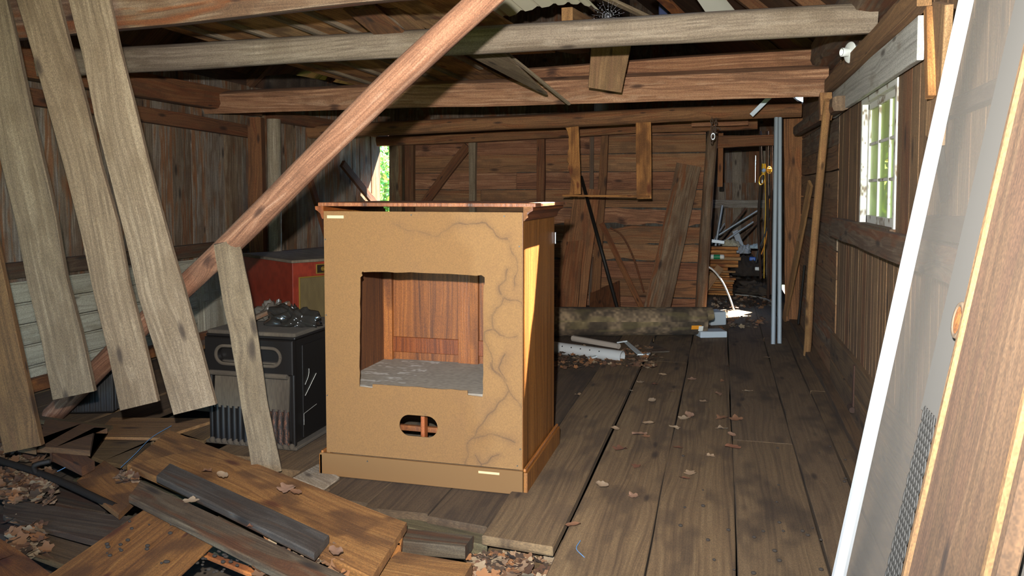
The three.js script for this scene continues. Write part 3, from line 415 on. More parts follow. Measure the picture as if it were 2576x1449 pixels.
// ---------------------------------------------------------------- the television cabinet, its back to us
{
  const x0 = -2.12, x1 = -0.985, Z0 = 3.92, D = 0.78, g = group('tv_cabinet', scene, V(x0, 0, Z0)); tag(g, 'oak television cabinet standing with its cut open hardboard back towards us', 'cabinet');
  const W = x1 - x0, oak = wood('oak', 0xd4c09c, 0.45, 0.0006), oakIn = wood('oak', 0xcca880, 0.6, 0.0006), oakDark = wood('oak', 0xb89878, 0.6, 0.0006), fresh = wood('pine', 0xc09460, 0.7, 0.0006);
  const hb = 0.13, ht = 1.475;
  // water stains on the hardboard: tide lines as they lie in the photograph, panel metres
  const P = (u, v) => [(u - 815) * 1.135 / 501, (1137 - v) * 1.345 / 612];
  const lines = [[[1158, 1172], [1172, 1140], [1180, 1092], [1192, 1066], [1225, 1030], [1246, 1004], [1262, 980], [1282, 950]], [[1282, 950], [1255, 905], [1236, 860], [1222, 835], [1225, 812], [1246, 800], [1262, 818], [1300, 815]], [[1246, 800], [1240, 770], [1250, 748], [1275, 728], [1300, 735], [1314, 745]], [[1268, 725], [1262, 700], [1285, 660]], [[1240, 880], [1272, 925], [1264, 895], [1278, 865]], [[1190, 1066], [1230, 1056], [1262, 1062], [1300, 1070]], [[1200, 1108], [1222, 1128], [1214, 1150]], [[1222, 1128], [1262, 1108]], [[1282, 950], [1310, 985]], [[1110, 585], [1150, 556], [1190, 548], [1235, 552], [1250, 572], [1268, 590], [1282, 584]], [[1000, 560], [1060, 572], [1110, 585]], [[1212, 835], [1200, 860]], [[1080, 1020], [1090, 1060]], [[1284, 600], [1296, 640], [1300, 700]]].map((l) => l.map((p) => P(...p)));
  const seg = []; for (const l of lines) for (let i = 0; i < l.length - 1; i++) seg.push([...l[i], ...l[i + 1]]);
  const map = paint(1024, 1024, (x, y) => {
    const a = pn(x * 24, y * 24, 24, 24, 2), b = pn(x * 9, y * 9, 9, 9, 4), c = pn(x * 340, y * 340, 340, 340, 6), wx = x * 1.2 + (a - 0.5) * 0.03, wy = y * 1.4 + (pn(x * 26 + 4, y * 26, 26, 26, 8) - 0.5) * 0.03;
    let d = 1; for (const [ax, ay, bx, by] of seg) { if (Math.abs(wx - (ax + bx) / 2) > 0.2 || Math.abs(wy - (ay + by) / 2) > 0.2) continue; const ex = bx - ax, ey = by - ay, t = clamp01(((wx - ax) * ex + (wy - ay) * ey) / (ex * ex + ey * ey)), q = Math.hypot(wx - ax - ex * t, wy - ay - ey * t); if (q < d) d = q; }
    const right = clamp01((wx - 0.78 - (1.0 - wy) * 0.10 + (b - 0.5) * 0.16) * 9);
    let col = mixc([114, 80, 41], [128, 94, 54], right * 0.55); col = mixc(col, [106, 74, 43], clamp01((b * 0.6 + a * 0.4 - 0.5) * 2.4) * 0.35);
    col = mixc(col, [74, 52, 32], (clamp01(1 - d / 0.006) * 0.42 + clamp01(1 - d / 0.03) * 0.26) * (0.55 + 0.6 * a) * (0.25 + 0.75 * clamp01((wx - 0.35) * 2)));
    const k = 0.93 + 0.14 * c; return [col[0] * k, col[1] * k, col[2] * k];
  });
  map.repeat.set(1 / 1.2, 1 / 1.4);
  const hard = new THREE.MeshStandardMaterial({ map, roughness: 0.82 });
  const sh = shapeOf([[0.004, 0], [W - 0.004, 0], [W - 0.004, ht - hb], [0.004, ht - hb]]), X = (x) => x - x0, Y = (y) => y - hb;
  const hole = [[-1.912, 0.512], [-1.835, 0.508], [-1.833, 0.530]];
  for (let i = 1; i <= 12; i++) hole.push([-1.833 + (0.545) * i / 12, 0.530 + 0.003 * n1(i * 1.3, 3)]);
  hole.push([-1.287, 0.506], [-1.205, 0.502]); for (let i = 1; i <= 14; i++) hole.push([-1.203 + 0.006 * i / 14 + 0.003 * n1(i * 2.1, 9), 0.502 + 0.59 * i / 14]);
  hole.push([-1.192, 1.10], [-1.192, 1.135], [-1.21, 1.147], [-1.24, 1.142]); for (let i = 1; i <= 14; i++) hole.push([-1.24 - 0.64 * i / 14, 1.142 + 0.008 * Math.sin(i / 14 * 3) + 0.003 * n1(i * 1.7, 5)]);
  hole.push([-1.885, 1.148], [-1.893, 1.14], [-1.888, 1.125], [-1.9, 1.115]); for (let i = 1; i <= 16; i++) hole.push([-1.9 - 0.012 * i / 17 + 0.003 * n1(i * 2.7, 7), 1.115 - 0.6 * i / 17]);
  sh.holes.push(new THREE.Path(hole.map(([x, y]) => new THREE.Vector2(X(x), Y(y)))));
  const ov = new THREE.Path(); { const cx = X(-1.567), cy = Y(0.318), r = 0.058, l = 0.052; ov.absarc(cx + l, cy, r, -Math.PI / 2, Math.PI / 2); ov.absarc(cx - l, cy, r, Math.PI / 2, Math.PI * 1.5); ov.closePath(); } sh.holes.push(ov);
  const back = mesh('back_panel', extrude(sh, 0.005), hard, g); back.position.set(0, hb, 0);
  tag(back, 'tan hardboard back with a rough cut opening and water stains');
  for (const x of [0.011, W - 0.011]) box('side_panel', 0.02, ht, D, x, ht / 2, -D / 2, oak, g, 0.002);
  box('side_lining', 0.006, ht - 0.2, D - 0.1, 0.025, ht / 2 + 0.05, -D / 2, wood('oak', 0x9c8468, 0.8), g, 0);
  const sp = box('shelf', W - 0.045, 0.02, D - 0.06, W / 2, 0.494, -D / 2 - 0.01, new THREE.MeshStandardMaterial({ map: paint(512, 512, (x, y) => { const a = pn(x * 10, y * 30, 10, 30, 2), b = pn(x * 60, y * 60, 60, 60, 3), st = clamp01((a * 0.7 + b * 0.3 - 0.62) * 9) * clamp01((x - 0.55) * 5); return mixc(mixc([126, 116, 102], [148, 138, 122], b), [184, 178, 168], st * 0.8); }), roughness: 0.95 }), g, 0.003);
  { const uv = sp.geometry.attributes.uv; for (let i = 0; i < uv.count; i++) uv.setXY(i, uv.getX(i) * TW / 1.1, uv.getY(i) * TL / 0.8); } tag(sp, 'shelf under thick pale dust');
  box('bottom_board', W - 0.045, 0.02, D - 0.05, W / 2, 0.12, -D / 2, wood('grey', 0xb0a898), g); box('inner_top', W - 0.045, 0.02, D - 0.04, W / 2, 1.40, -D / 2, oakDark, g);
  // face frame and the two doors, seen from inside
  const zi = -D + 0.02, L = (u, v) => { const q = onZ(u, v, Z0 + D - 0.03); return [q.x - x0, q.y]; };
  box('face_stile', 0.06, 1.3, 0.04, 0.055, 0.78, zi + 0.02, fresh, g); box('face_stile', 0.06, 1.3, 0.04, W - 0.055, 0.78, zi + 0.02, fresh, g);
  const dx0 = L(998, 800)[0], dxm = L(1152, 800)[0], yb = L(1050, 887)[1], yt = L(1050, 849)[1];
  for (const s of [0, 1]) {
    const a = s ? L(1214, 800)[0] : dx0, b = s ? W - 0.09 : dxm, d = group('door', g, new THREE.Vector3((a + b) / 2, 0.78, zi)), w = b - a + 0.05;
    box('panel', w, 0.98, 0.012, 0, 0.1, 0, oakIn, d); box('bottom_rail', w, yt - yb, 0.024, 0, (yt + yb) / 2 - 0.78, 0.008, wood('oak', 0xc08c5c, 0.5, 0.0006), d); box('top_rail', w, 0.09, 0.024, 0, 0.5, 0.008, oakIn, d);
  }
  box('door_stile', 0.08, 0.98, 0.028, dxm + 0.045, 0.88, zi + 0.012, wood('oak', 0xd8b080, 0.55), g); box('door_stile', 0.055, 0.98, 0.034, dxm + 0.112, 0.88, zi + 0.016, fresh, g);
  box('lower_rail', W - 0.1, 0.03, 0.03, W / 2, 0.262, -0.13, fresh, g); box('lower_divider', 0.024, 0.36, 0.05, X(-1.567) - 0.0, 0.31, -0.08, wood('oak', 0xe0a888, 0.6), g);
  // plinth
  box('plinth_board', W + 0.034, 0.126, 0.018, W / 2 - 0.014, 0.065, 0.014, new THREE.MeshStandardMaterial({ color: 0x6a4a24, roughness: 0.8 }), g, 0.003);
  for (const [x, k] of [[-0.024, 0], [W + 0.018, 1]]) { const b = box('plinth_side', 0.022, 0.12, D + 0.07, x, 0.062, -D / 2 - 0.012, oak, g, 0.004); box('plinth_bead', 0.016, 0.02, D + 0.06, x - (k ? 0.006 : -0.006), 0.131, -D / 2 - 0.012, wood('oak', 0xffe0b8, 0.5), g, 0.006); }
  // top and crown moulding
  box('top_board', W + 0.10, 0.022, D + 0.06, W / 2 + 0.015, 1.512, -D / 2 - 0.03, wood('red', 0xd8a882, 0.55), g, 0.005);
  const prof = shapeOf([[0, 0], [0.008, 0], [0.014, 0.012], [0.02, 0.03], [0.036, 0.044], [0.05, 0.052], [0.05, 0.07], [0, 0.07]]);
  const cg = extrude(prof, D + 0.02); const cr = mesh('crown_moulding', cg, wood('oak', 0xa87c4c, 0.5), g); cr.position.set(W, 1.432, -D - 0.02);
  const cl = mesh('crown_moulding', cg.clone().rotateY(Math.PI), wood('oak', 0xc89870, 0.5), g); cl.position.set(0, 1.432, 0);
  const pd = mesh('crown_end', extrude(shapeOf([[0, 0], [0.028, 0.02], [0.02, 0.04], [0.045, 0.06], [0.05, 0.075], [0, 0.075]].map(([x, y]) => [x * 0.9, y])), 0.01), wood('tawny', 0xf0c8a0), g); pd.position.set(W, 1.43, -0.01);
  // paper label, tape, screws
  const paper = plain(0xb0a480, 0.9); box('paper_label', 0.10, 0.016, 0.001, 0.075, 1.444, 0.006, paper, g, 0); box('tape_strip', 0.115, 0.012, 0.001, 0.955, 0.105, 0.024, plain(0xcfa878, 0.8), g, 0);
  const sc = new THREE.CylinderGeometry(0.004, 0.004, 0.003, 8).rotateX(Math.PI / 2), scm = plain(0x55524c, 0.5, 0.6);
  for (const [x, y, z] of [[W - 0.02, 1.30, 0.006], [W - 0.1, 1.455, 0.006], [0.012, 1.32, 0.006], [0.012, 0.9, 0.006], [0.012, 0.45, 0.006], [W - 0.014, 0.24, 0.006], [W - 0.03, 0.15, 0.006], [0.26, 0.105, 0.024], [0.52, 1.458, 0.006]]) mesh('screw', sc, scm, g).position.set(x, y, z);
  box('hinge', 0.006, 0.07, 0.02, W + 0.006, 1.3, -D - 0.004, plain(0x8d9094, 0.4, 0.8), g, 0.001);
}
// ---------------------------------------------------------------- black stove with a plastic bag on it
{
  const x0 = -3.10, x1 = -2.50, z0 = 4.24, D = 0.62, H = 0.72, g = group('stove', scene, V(x0, 0, z0)); tag(g, 'black enamelled heating stove under dust, left of the cabinet', 'stove');
  const W = x1 - x0, blk = new THREE.MeshStandardMaterial({ color: 0x191614, roughness: 0.42, metalness: 0.2 }), rust = new THREE.MeshStandardMaterial({ map: paint(256, 256, (x, y) => { const a = pn(x * 14, y * 8, 14, 8, 2) * 0.5 + pn(x * 60, y * 40, 60, 40, 3) * 0.5; return mixc([26, 22, 20], [92, 58, 40], clamp01((a - 0.45) * 4)); }), roughness: 0.7, metalness: 0.1 });
  const dust = new THREE.MeshStandardMaterial({ map: paint(256, 256, (x, y) => { const a = pn(x * 6, y * 6, 6, 6, 5) * 0.6 + pn(x * 90, y * 90, 90, 90, 7) * 0.4; return mixc([50, 43, 35], [84, 74, 60], a); }), roughness: 1 });
  box('body', W - 0.02, H - 0.05, D - 0.02, W / 2, H / 2, -D / 2, blk, g, 0.03);
  box('top_plate', W + 0.02, 0.03, D + 0.02, W / 2, H - 0.012, -D / 2, dust, g, 0.014); box('top_rim', W + 0.026, 0.018, D + 0.026, W / 2, H - 0.03, -D / 2, blk, g, 0.008);
  // hood with a slot
  const hood = new THREE.Shape(); hood.moveTo(0, 0); hood.lineTo(W, 0); hood.lineTo(W, 0.2); hood.lineTo(0, 0.2); hood.closePath();
  const slot = new THREE.Path(); slot.absarc(0.13, 0.10, 0.052, Math.PI / 2, Math.PI * 1.5); slot.absarc(W - 0.13, 0.10, 0.052, -Math.PI / 2, Math.PI / 2); slot.closePath(); hood.holes.push(slot);
  const hd = mesh('hood', extrude(hood, 0.03, 0.006), blk, g); hd.position.set(0, H - 0.245, 0.0);
  const pts = []; for (let i = 0; i <= 40; i++) { const t = i / 40 * Math.PI * 2, c = Math.cos(t); pts.push(new THREE.Vector3(W / 2 + Math.sign(c) * (W / 2 - 0.13) * (Math.abs(c) > 0.02 ? 1 : 0) + 0.055 * c, H - 0.145 + 0.055 * Math.sin(t), 0.036)); }
  mesh('slot_rim', new THREE.TubeGeometry(new THREE.CatmullRomCurve3(pts, true), 80, 0.011, 6, true), dust, hd).position.set(0, -(H - 0.245), 0);
  box('slot_ledge', W - 0.16, 0.012, 0.1, W / 2, H - 0.19, -0.03, dust, g, 0.003);
  const bar = mesh('front_bar', new THREE.CylinderGeometry(0.016, 0.016, W - 0.06, 12).rotateZ(Math.PI / 2), dust, g); bar.position.set(W / 2, H - 0.26, 0.035);
  const fp = mesh('front_door', boxGeo(W - 0.08, 0.22, 0.02, 0.004), dust, g); fp.position.set(W / 2, 0.345, 0.0); fp.rotation.x = -0.08; tag(fp, 'dusty upper part of the stove door');
  for (let i = 0; i < 13; i++) { const r = mesh('rib', new THREE.CylinderGeometry(0.018, 0.021, 0.22, 8), i > 7 ? rust : blk, g); r.position.set(0.06 + i * (W - 0.12) / 12, 0.14, 0.004); }
  for (const x of [0.012, W - 0.012]) box('corner_strip', 0.028, H - 0.06, 0.03, x, H / 2 - 0.01, -0.005, blk, g, 0.01);
  box('base_flange', W + 0.04, 0.022, D + 0.04, W / 2, 0.014, -D / 2 + 0.004, dust, g, 0.008);
  for (let i = 0; i < 14; i++) mesh('scallop', new THREE.SphereGeometry(0.02, 8, 6), dust, g).position.set(0.02 + i * (W - 0.04) / 13, 0.024, 0.012);
  box('side_panel', 0.008, H - 0.14, D - 0.14, W - 0.006, H / 2 - 0.02, -D / 2 - 0.03, blk, g, 0.003);
  const chalk = plain(0xb8b4a8, 0.9), S = (y, z) => new THREE.Vector3(W + 0.0005, y, z);
  tube('chalk_mark', [S(0.47, -0.17), S(0.43, -0.165), S(0.38, -0.12)], 0.0014, chalk, g, 8, 4); tube('chalk_mark', [S(0.31, -0.12), S(0.42, -0.26)], 0.0018, chalk, g, 4, 4); tube('chalk_mark', [S(0.13, -0.1), S(0.2, -0.1)], 0.001, chalk, g, 3, 4); tube('chalk_mark', [S(0.2, -0.1), S(0.22, -0.26)], 0.001, chalk, g, 4, 4);
}
function crumple(name, p, sx, sy, sz, seed, mat, label, cat, freq = 3.2) {
  const ge = new THREE.SphereGeometry(1, 40, 26), q = ge.attributes.position, v = new THREE.Vector3();
  for (let i = 0; i < q.count; i++) { v.fromBufferAttribute(q, i); const a = Math.atan2(v.z, v.x), k = 1 + 0.36 * Math.abs(n1(v.x * freq + 5, seed) + n1(v.z * freq + v.y * 2.3 + 9, seed + 3)) - 0.22 + 0.16 * n1(v.y * 7 + v.x * 9 + 3, seed + 6) + 0.12 * Math.sin(a * 7 + v.y * 5 + seed); q.setXYZ(i, v.x * k * sx, Math.max(-sy * 0.35, v.y * k * sy), v.z * k * sz); }
  ge.computeVertexNormals(); const m = mesh(name, ge, mat); m.position.copy(p); return tag(m, label, cat);
}
{
  const bag = new THREE.MeshPhysicalMaterial({ color: 0x24221f, roughness: 0.2, clearcoat: 0.6, clearcoatRoughness: 0.15 });
  crumple('plastic_bag', V(-2.66, 0.755, 4.52), 0.16, 0.085, 0.11, 4, bag, 'crumpled glossy black plastic bag on top of the stove', 'bag', 4.5);
  const b2 = crumple('plastic_bag', V(-2.87, 0.76, 4.62), 0.12, 0.09, 0.08, 11, new THREE.MeshPhysicalMaterial({ color: 0x4a443c, roughness: 0.4, clearcoat: 0.4 }), 'torn brown plastic wrapping beside the glossy black bag', 'bag', 5);
  tag(board('stick', V(-2.98, 0.73, 4.36), V(-2.78, 0.84, 4.66), 0.035, 0.03, UPV, wood('dark', 0xb0a08c), { segs: 3 }), 'short stick lying across the stove top beside the bag', 'stick');
}
// ---------------------------------------------------------------- red radio console
{
  const C = onP(735, 657, 7.5), A = onP(606, 636, 8.38); C.y = A.y = 0; const zdir = C.clone().sub(A).normalize(), dl = C.distanceTo(A), H = 0.925;
  const xdir = new THREE.Vector3().crossVectors(UPV, zdir);       // to the right along the front
  const g = group('radio_console', scene, C); g.quaternion.setFromRotationMatrix(new THREE.Matrix4().makeBasis(xdir, UPV, zdir)); tag(g, 'red wooden radio console behind the stove', 'radio');
  // front face lies in the plane z = 0 of the group, the body runs back; swap so that the left side faces the camera
  const red = wood('red', 0xd2553a, 0.5, 0.0005), L = 0.95, redp = new THREE.MeshStandardMaterial({ map: paint(256, 256, (x, y) => { const a = pn(x * 12, y * 60, 12, 60, 2) * 0.6 + pn(x * 90, y * 90, 90, 90, 3) * 0.4; return mixc([110, 34, 20], [146, 52, 32], a); }), roughness: 0.45 });
  box('body', L, H - 0.09, dl, L / 2, H / 2 + 0.02, -dl / 2, redp, g, 0.006);
  box('top', L + 0.02, 0.03, dl + 0.02, L / 2, H - 0.012, -dl / 2, new THREE.MeshStandardMaterial({ map: paint(128, 128, (x, y) => mixc([84, 72, 58], [128, 114, 94], pn(x * 12, y * 12, 12, 12, 3) * 0.6 + pn(x * 60, y * 60, 60, 60, 4) * 0.4)), roughness: 1 }), g, 0.008);
  const gold = plain(0xa8863c, 0.4, 0.6), cloth = new THREE.MeshStandardMaterial({ map: paint(256, 256, (x, y) => { const w = Math.sin(x * 400) * Math.sin(y * 400); return mixc([74, 60, 34], [116, 98, 60], 0.5 + 0.35 * w + 0.3 * (pn(x * 30, y * 30, 30, 30, 2) - 0.5)); }), roughness: 0.9 });
  // speaker cloth and dial on the face turned to the right
  const gr = box('speaker_grille', L - 0.14, 0.5, 0.01, L / 2 + 0.0, 0.50, 0.006, cloth, g, 0.003);
  for (const [w, h, x, y] of [[L - 0.12, 0.012, L / 2, 0.757], [L - 0.12, 0.012, L / 2, 0.243], [0.012, 0.52, 0.066, 0.5]]) box('grille_trim', w, h, 0.014, x, y, 0.008, gold, g, 0.002);
  box('dial_panel', 0.5, 0.085, 0.01, 0.5, 0.828, 0.006, plain(0x241a12, 0.4), g, 0.003); for (const [w, h, x, y] of [[0.51, 0.01, 0.5, 0.872], [0.51, 0.01, 0.5, 0.785], [0.01, 0.09, 0.25, 0.828]]) box('dial_trim', w, h, 0.014, x, y, 0.008, gold, g, 0.002);
  const kn = mesh('knob', new THREE.LatheGeometry([[0, 0], [0.026, 0], [0.026, 0.012], [0.014, 0.016], [0.012, 0.04], [0, 0.042]].map((p) => new THREE.Vector2(...p)), 16).rotateX(Math.PI / 2), gold, g); kn.position.set(0.32, 0.828, 0.01);
  for (const x of [0.05, L - 0.05]) for (const z of [-0.05, -dl + 0.05]) box('leg', 0.05, 0.1, 0.05, x, 0.05, z, redp, g);
}
// ---------------------------------------------------------------- on the floor past the cabinet
{
  const bark = new THREE.MeshStandardMaterial({ map: paint(512, 512, (x, y) => { const a = pn(x * 6 + y * 24, y * 36, 30, 36, 2), b = pn(x * 22, y * 90, 22, 90, 4), c = pn(x * 4, y * 14, 4, 14, 6); let q = mixc([58, 48, 38], [146, 122, 92], clamp01(a * 0.5 + b * 0.6 - 0.05)); q = mixc(q, [44, 36, 26], clamp01((c - 0.55) * 5) * 0.7); return mixc(q, [112, 100, 60], clamp01((pn(x * 12, y * 9, 12, 9, 9) - 0.62) * 6) * 0.4); }), roughness: 0.95 });
  const p0 = onP(1150, 806, 8.5), p1 = onP(1772, 806, 8.62); p0.y = 0.165; p1.y = 0.17;
  const lg = log('fallen_log', p0, p1, 0.165, 0.152, bark, { segs: 26, n: 18, bump: 0.03, wob: 0.012 }); tag(lg, 'thick barky log lying on the floor behind the cabinet', 'log');
  const L = p0.distanceTo(p1), mk = mesh('paint_mark', new THREE.CylinderGeometry(0.160, 0.161, 0.11, 8, 1, true, 1.5, 0.3), plain(0xd88a14, 0.8), lg); mk.position.set(0, L - 0.13, 0); tag(mk, 'orange paint mark'); 
  const mk2 = mesh('paint_mark', new THREE.CylinderGeometry(0.1605, 0.161, 0.05, 6, 1, true, 1.55, 0.4), plain(0xd8d4c8, 0.8), lg); mk2.position.set(0, L - 0.08, 0); 
  log('broken_end', new THREE.Vector3(0.0, L - 0.02, 0.06), new THREE.Vector3(0.0, L + 0.085, 0.075), 0.085, 0.07, bark, { segs: 3, n: 12, bump: 0.08, face: new THREE.Vector3(0, 0, 1) }, lg);
  // perforated pipe
  const q0 = onY(1240, 853, 0.06), q1 = onY(1566, 898, 0.045), q = q1.distanceTo(q0), pg = group('drain_pipe', scene, q0); tag(pg, 'grey perforated plastic drain pipe on the leaves by the log', 'pipe');
  const pvc = plain(0xa9a9a6, 0.5); pose(pg, q0, q1, UPV);
  const wall = [[0.058, 0], [0.058, q], [0.051, q], [0.051, 0.0]].map((v) => new THREE.Vector2(...v)); wall.push(wall[0].clone()); mesh('tube', new THREE.LatheGeometry(wall, 24), pvc, pg);
  mesh('dark_bore', new THREE.CylinderGeometry(0.05, 0.05, 0.01, 18), plain(0x1a1612, 1), pg).position.y = q - 0.05;
  const hg = new THREE.CylinderGeometry(0.0065, 0.0065, 0.004, 10).rotateX(Math.PI / 2), hm = plain(0x17130f, 1);
  for (let k = 0; k < 15; k++) { const h = mesh('hole', hg, hm, pg), a = 0.95; h.rotation.y = a; h.position.set(0.0575 * Math.sin(a), q - 0.22 - k * 0.1, 0.0575 * Math.cos(a)); }
  const foam = plain(0xa8b0b4, 0.9);
  const f1 = mesh('foam_block', boxGeo(0.3, 0.07, 0.2, 0.01), foam); f1.position.copy(onY(1788, 838, 0.035)); f1.rotation.y = 0.35; tag(f1, 'flat grey foam slab in front of the log end', 'foam');
  const f2 = mesh('foam_block', boxGeo(0.2, 0.16, 0.24, 0.012), foam); f2.position.copy(onY(1796, 798, 0.08)); f2.rotation.y = 0.5; tag(f2, 'pale foam block standing in the sun behind the log end', 'foam');
  const wh = plain(0xb6bdbd, 0.7), strip = (u0, v0, u1, v1, w, l, y = 0.02) => tag(board('trim_piece', onY(u0, v0, y), onY(u1, v1, y + 0.02), w, 0.012, UPV, wh, { segs: 3, rag: 0.005 }), l, 'trim');
  strip(1572, 858, 1612, 892, 0.05, 'white trim scrap lying aslant right of the drain pipe', 0.05); strip(1605, 893, 1634, 890, 0.08, 'short white trim scrap at the tip of the slanting one'); strip(1552, 862, 1578, 858, 0.035, 'thin white scrap under the log', 0.06); strip(1480, 902, 1500, 896, 0.07, 'torn white scrap on the leaves below the drain pipe');
  tag(log('birch_stick', onY(1440, 850, 0.05), onY(1556, 872, 0.05), 0.035, 0.03, new THREE.MeshStandardMaterial({ color: 0x9c9184, roughness: 0.9 }), { segs: 8, n: 8, bump: 0.1 }), 'whitish bare stick behind the drain pipe', 'stick');
  tag(board('floor_patch', onY(1510, 878, 0.008), onY(1660, 872, 0.008), 0.5, 0.012, UPV, wood('dark', 0xa8a49c), { segs: 3 }), 'grey sheet of board lying under the log', 'board');
  tag(board('lumber_scrap', onY(1432, 878, 0.02), onY(1462, 890, 0.02), 0.1, 0.02, UPV, wood('floor', 0xd8c8a8), {}), 'small tan wood scrap in the leaves before the drain pipe', 'scrap');
}
const ORD = ['first', 'second', 'third', 'fourth', 'fifth', 'sixth', 'seventh', 'eighth', 'ninth', 'tenth', 'eleventh', 'twelfth', 'thirteenth', 'fourteenth', 'fifteenth', 'sixteenth', 'seventeenth'];
// ---------------------------------------------------------------- far room: stacked lumber and junk
{
  const Z = 12.35, tones = [wood('pine', 0xffe4c0), wood('pine', 0xe8c49c), wood('tawny', 0xffe8c8), wood('pine', 0xd8b088)];
  const lenAt = [0.16, 0.15, 0.17, 0.15, 0.14, 0.15, 0.17, 0.19, 0.1, 0.09, 0.18, 0.06, 0.24, 0.22, 0.26, 0.25, 0.2, 0.24]; let y = 0.02;
  for (let k = 0; k < 18; k++) { const t = k > 10 ? 0.05 : 0.032; tag(board('lumber_board', V(-1.4, y + t / 2, Z - 0.02 + rr(-0.04, 0.04)), V(lenAt[k] + rr(-0.02, 0.02) + 0.02, y + t / 2, Z + rr(-0.03, 0.03)), rr(0.14, 0.22), t - 0.005, UPV, tones[k % 4], { segs: 2 }), (k ? k === 17 ? 'topmost' : ORD[k] + ' board from the bottom,' : 'bottom') + (k && k < 17 ? ' of the far room lumber stack' : ' board of the far room lumber stack'), 'board', 'stacked lumber in the far room'); y += t + 0.002; }
  tag(board('lumber_board', onZ(1764, 738, 12.05), onZ(1812, 672, 12.2), 0.13, 0.05, FNZ, tones[2], {}), 'short tan board leaning slantwise on the lumber stack', 'board');
  const can = group('spray_can', scene, onZ(1788, 646, 12.2)); can.quaternion.setFromUnitVectors(UPV, V(1, 0.02, -0.1).normalize()); tag(can, 'white can with a green band lying on the lumber stack', 'can');
  const lath = (p, r) => new THREE.LatheGeometry(p.map((v) => new THREE.Vector2(...v)), 18);
  mesh('body', lath([[0, 0], [0.036, 0], [0.036, 0.185], [0.022, 0.2], [0, 0.2]]), plain(0xd6d2c4, 0.5), can); mesh('band', lath([[0.0365, 0.045], [0.0368, 0.045], [0.0368, 0.14], [0.0365, 0.14]]), plain(0x16784a, 0.5), can);
  const metal = plain(0xa8b0b4, 0.45, 0.6), dk = wood('dark', 0xb0a090), S = (n, a, b, r, m, l, z = 13.6, c = 'stick') => tag(tube(n, [onZ(a[0], a[1], z), onZ(b[0], b[1], z + 0.15)], r, m, scene, 3, 6), l, c);
  S('metal_strip', [1800, 618], [1817, 517], 0.02, metal, 'pale metal strip standing upright on the junk pile', 12.6, 'strip'); S('wooden_stick', [1806, 612], [1877, 524], 0.022, dk, 'dark stick slanting up from the junk pile to the rail', 12.9); S('metal_rod', [1800, 596], [1912, 526], 0.016, metal, 'long grey rod slanting right across the far wall', 12.85, 'rod'); S('metal_rod', [1808, 616], [1895, 558], 0.016, metal, 'bright lower rod parallel to the long grey rod', 12.75, 'rod'); S('wooden_stick', [1846, 622], [1916, 548], 0.02, dk, 'short dark stick right of the rods', 12.95); S('metal_rod', [1790, 614], [1822, 562], 0.010, metal, 'short thin rod behind the pale upright strip', 12.7, 'rod');
  const grey = plain(0x8c9094, 0.6), paperm = plain(0xa49a80, 0.9);
  tag(board('metal_offcut', onZ(1866, 622, 12.85), onZ(1849, 580, 12.9), 0.09, 0.01, FNZ, grey, {}), 'bent grey metal offcut on the junk pile', 'offcut');
  crumple('crumpled_sheet', onZ(1836, 618, 12.7), 0.13, 0.09, 0.1, 21, paperm, 'crumpled tan paper sheet above the lumber stack', 'paper', 4); crumple('crumpled_sheet', onZ(1868, 632, 12.85), 0.12, 0.09, 0.1, 27, grey, 'crumpled grey sheet right of the tan paper', 'sheet', 4); crumple('crumpled_sheet', onZ(1900, 622, 12.9), 0.09, 0.05, 0.08, 33, plain(0x9aa8ae, 0.6), 'pale blue crumpled sheet by the hanging cords', 'sheet', 4);
  crumple('junk_heap', onZ(1880, 680, 12.8), 0.24, 0.2, 0.2, 41, plain(0x2e241c, 0.95), 'dark heap of rubbish right of the lumber stack', 'rubbish', 5); crumple('junk_heap', onZ(1905, 730, 12.4), 0.3, 0.12, 0.3, 45, plain(0x3a2e22, 0.95), 'low brown heap of debris in front of the dark heap', 'rubbish', 6);
  const bl = mesh('blue_scrap', boxGeo(0.1, 0.06, 0.06, 0.015), plain(0x1c4f9c, 0.5)); bl.position.copy(onZ(1893, 651, 12.7)); tag(bl, 'small blue plastic scrap on the dark heap', 'plastic'); const wb = mesh('white_tub', boxGeo(0.1, 0.055, 0.06, 0.015), plain(0xc8c8c0, 0.5)); wb.position.copy(onZ(1907, 676, 12.6)); tag(wb, 'small white plastic tub on the dark heap', 'tub');
  tag(board('folded_trim', onZ(1790, 606, 12.3), onZ(1822, 610, 12.3), 0.05, 0.03, FNZ, plain(0xb4bcc0, 0.5, 0.3), {}), 'pale folded metal trim lying on the lumber stack', 'trim');
  tag(tube('trim_strip', [onP(1772, 668, 10.2), onP(1790, 676, 10.2), onP(1815, 705, 10.2), onP(1834, 745, 10.1), onP(1847, 782, 10.05)], 0.013, plain(0xc8c8c4, 0.4, 0.3), scene, 30, 6), 'springy white metal strip arching down to the sunny patch', 'strip');
  tag(tube('cable', [onY(1850, 741, 0.03), onY(1885, 744, 0.03), onY(1925, 752, 0.03), onY(1945, 762, 0.03)], 0.012, plain(0x9a948a, 0.7), scene, 20, 5), 'pale cable trailing over the floor of the far room', 'cable');
  // yellow work light and cords
  const yel = plain(0xc29618, 0.5), wl = group('work_light', scene, onZ(1921, 428, 11.6)); tag(wl, 'yellow caged work light hanging in the far room', 'work light');
  const cage = (x, y, w, h) => { for (let k = 0; k < 4; k++) { const t = mesh('cage_wire', new THREE.TorusGeometry(1, 0.07, 5, 20), yel, wl); t.scale.set(w * Math.cos(k * 0.45), h, w * 0.6); t.position.set(x, y, 0); } for (const dy of [-0.4, 0, 0.4]) { const t = mesh('cage_ring', new THREE.TorusGeometry(w * 0.85, 0.006, 5, 18).rotateX(Math.PI / 2), yel, wl); t.position.set(x, y + dy * h, 0); } };
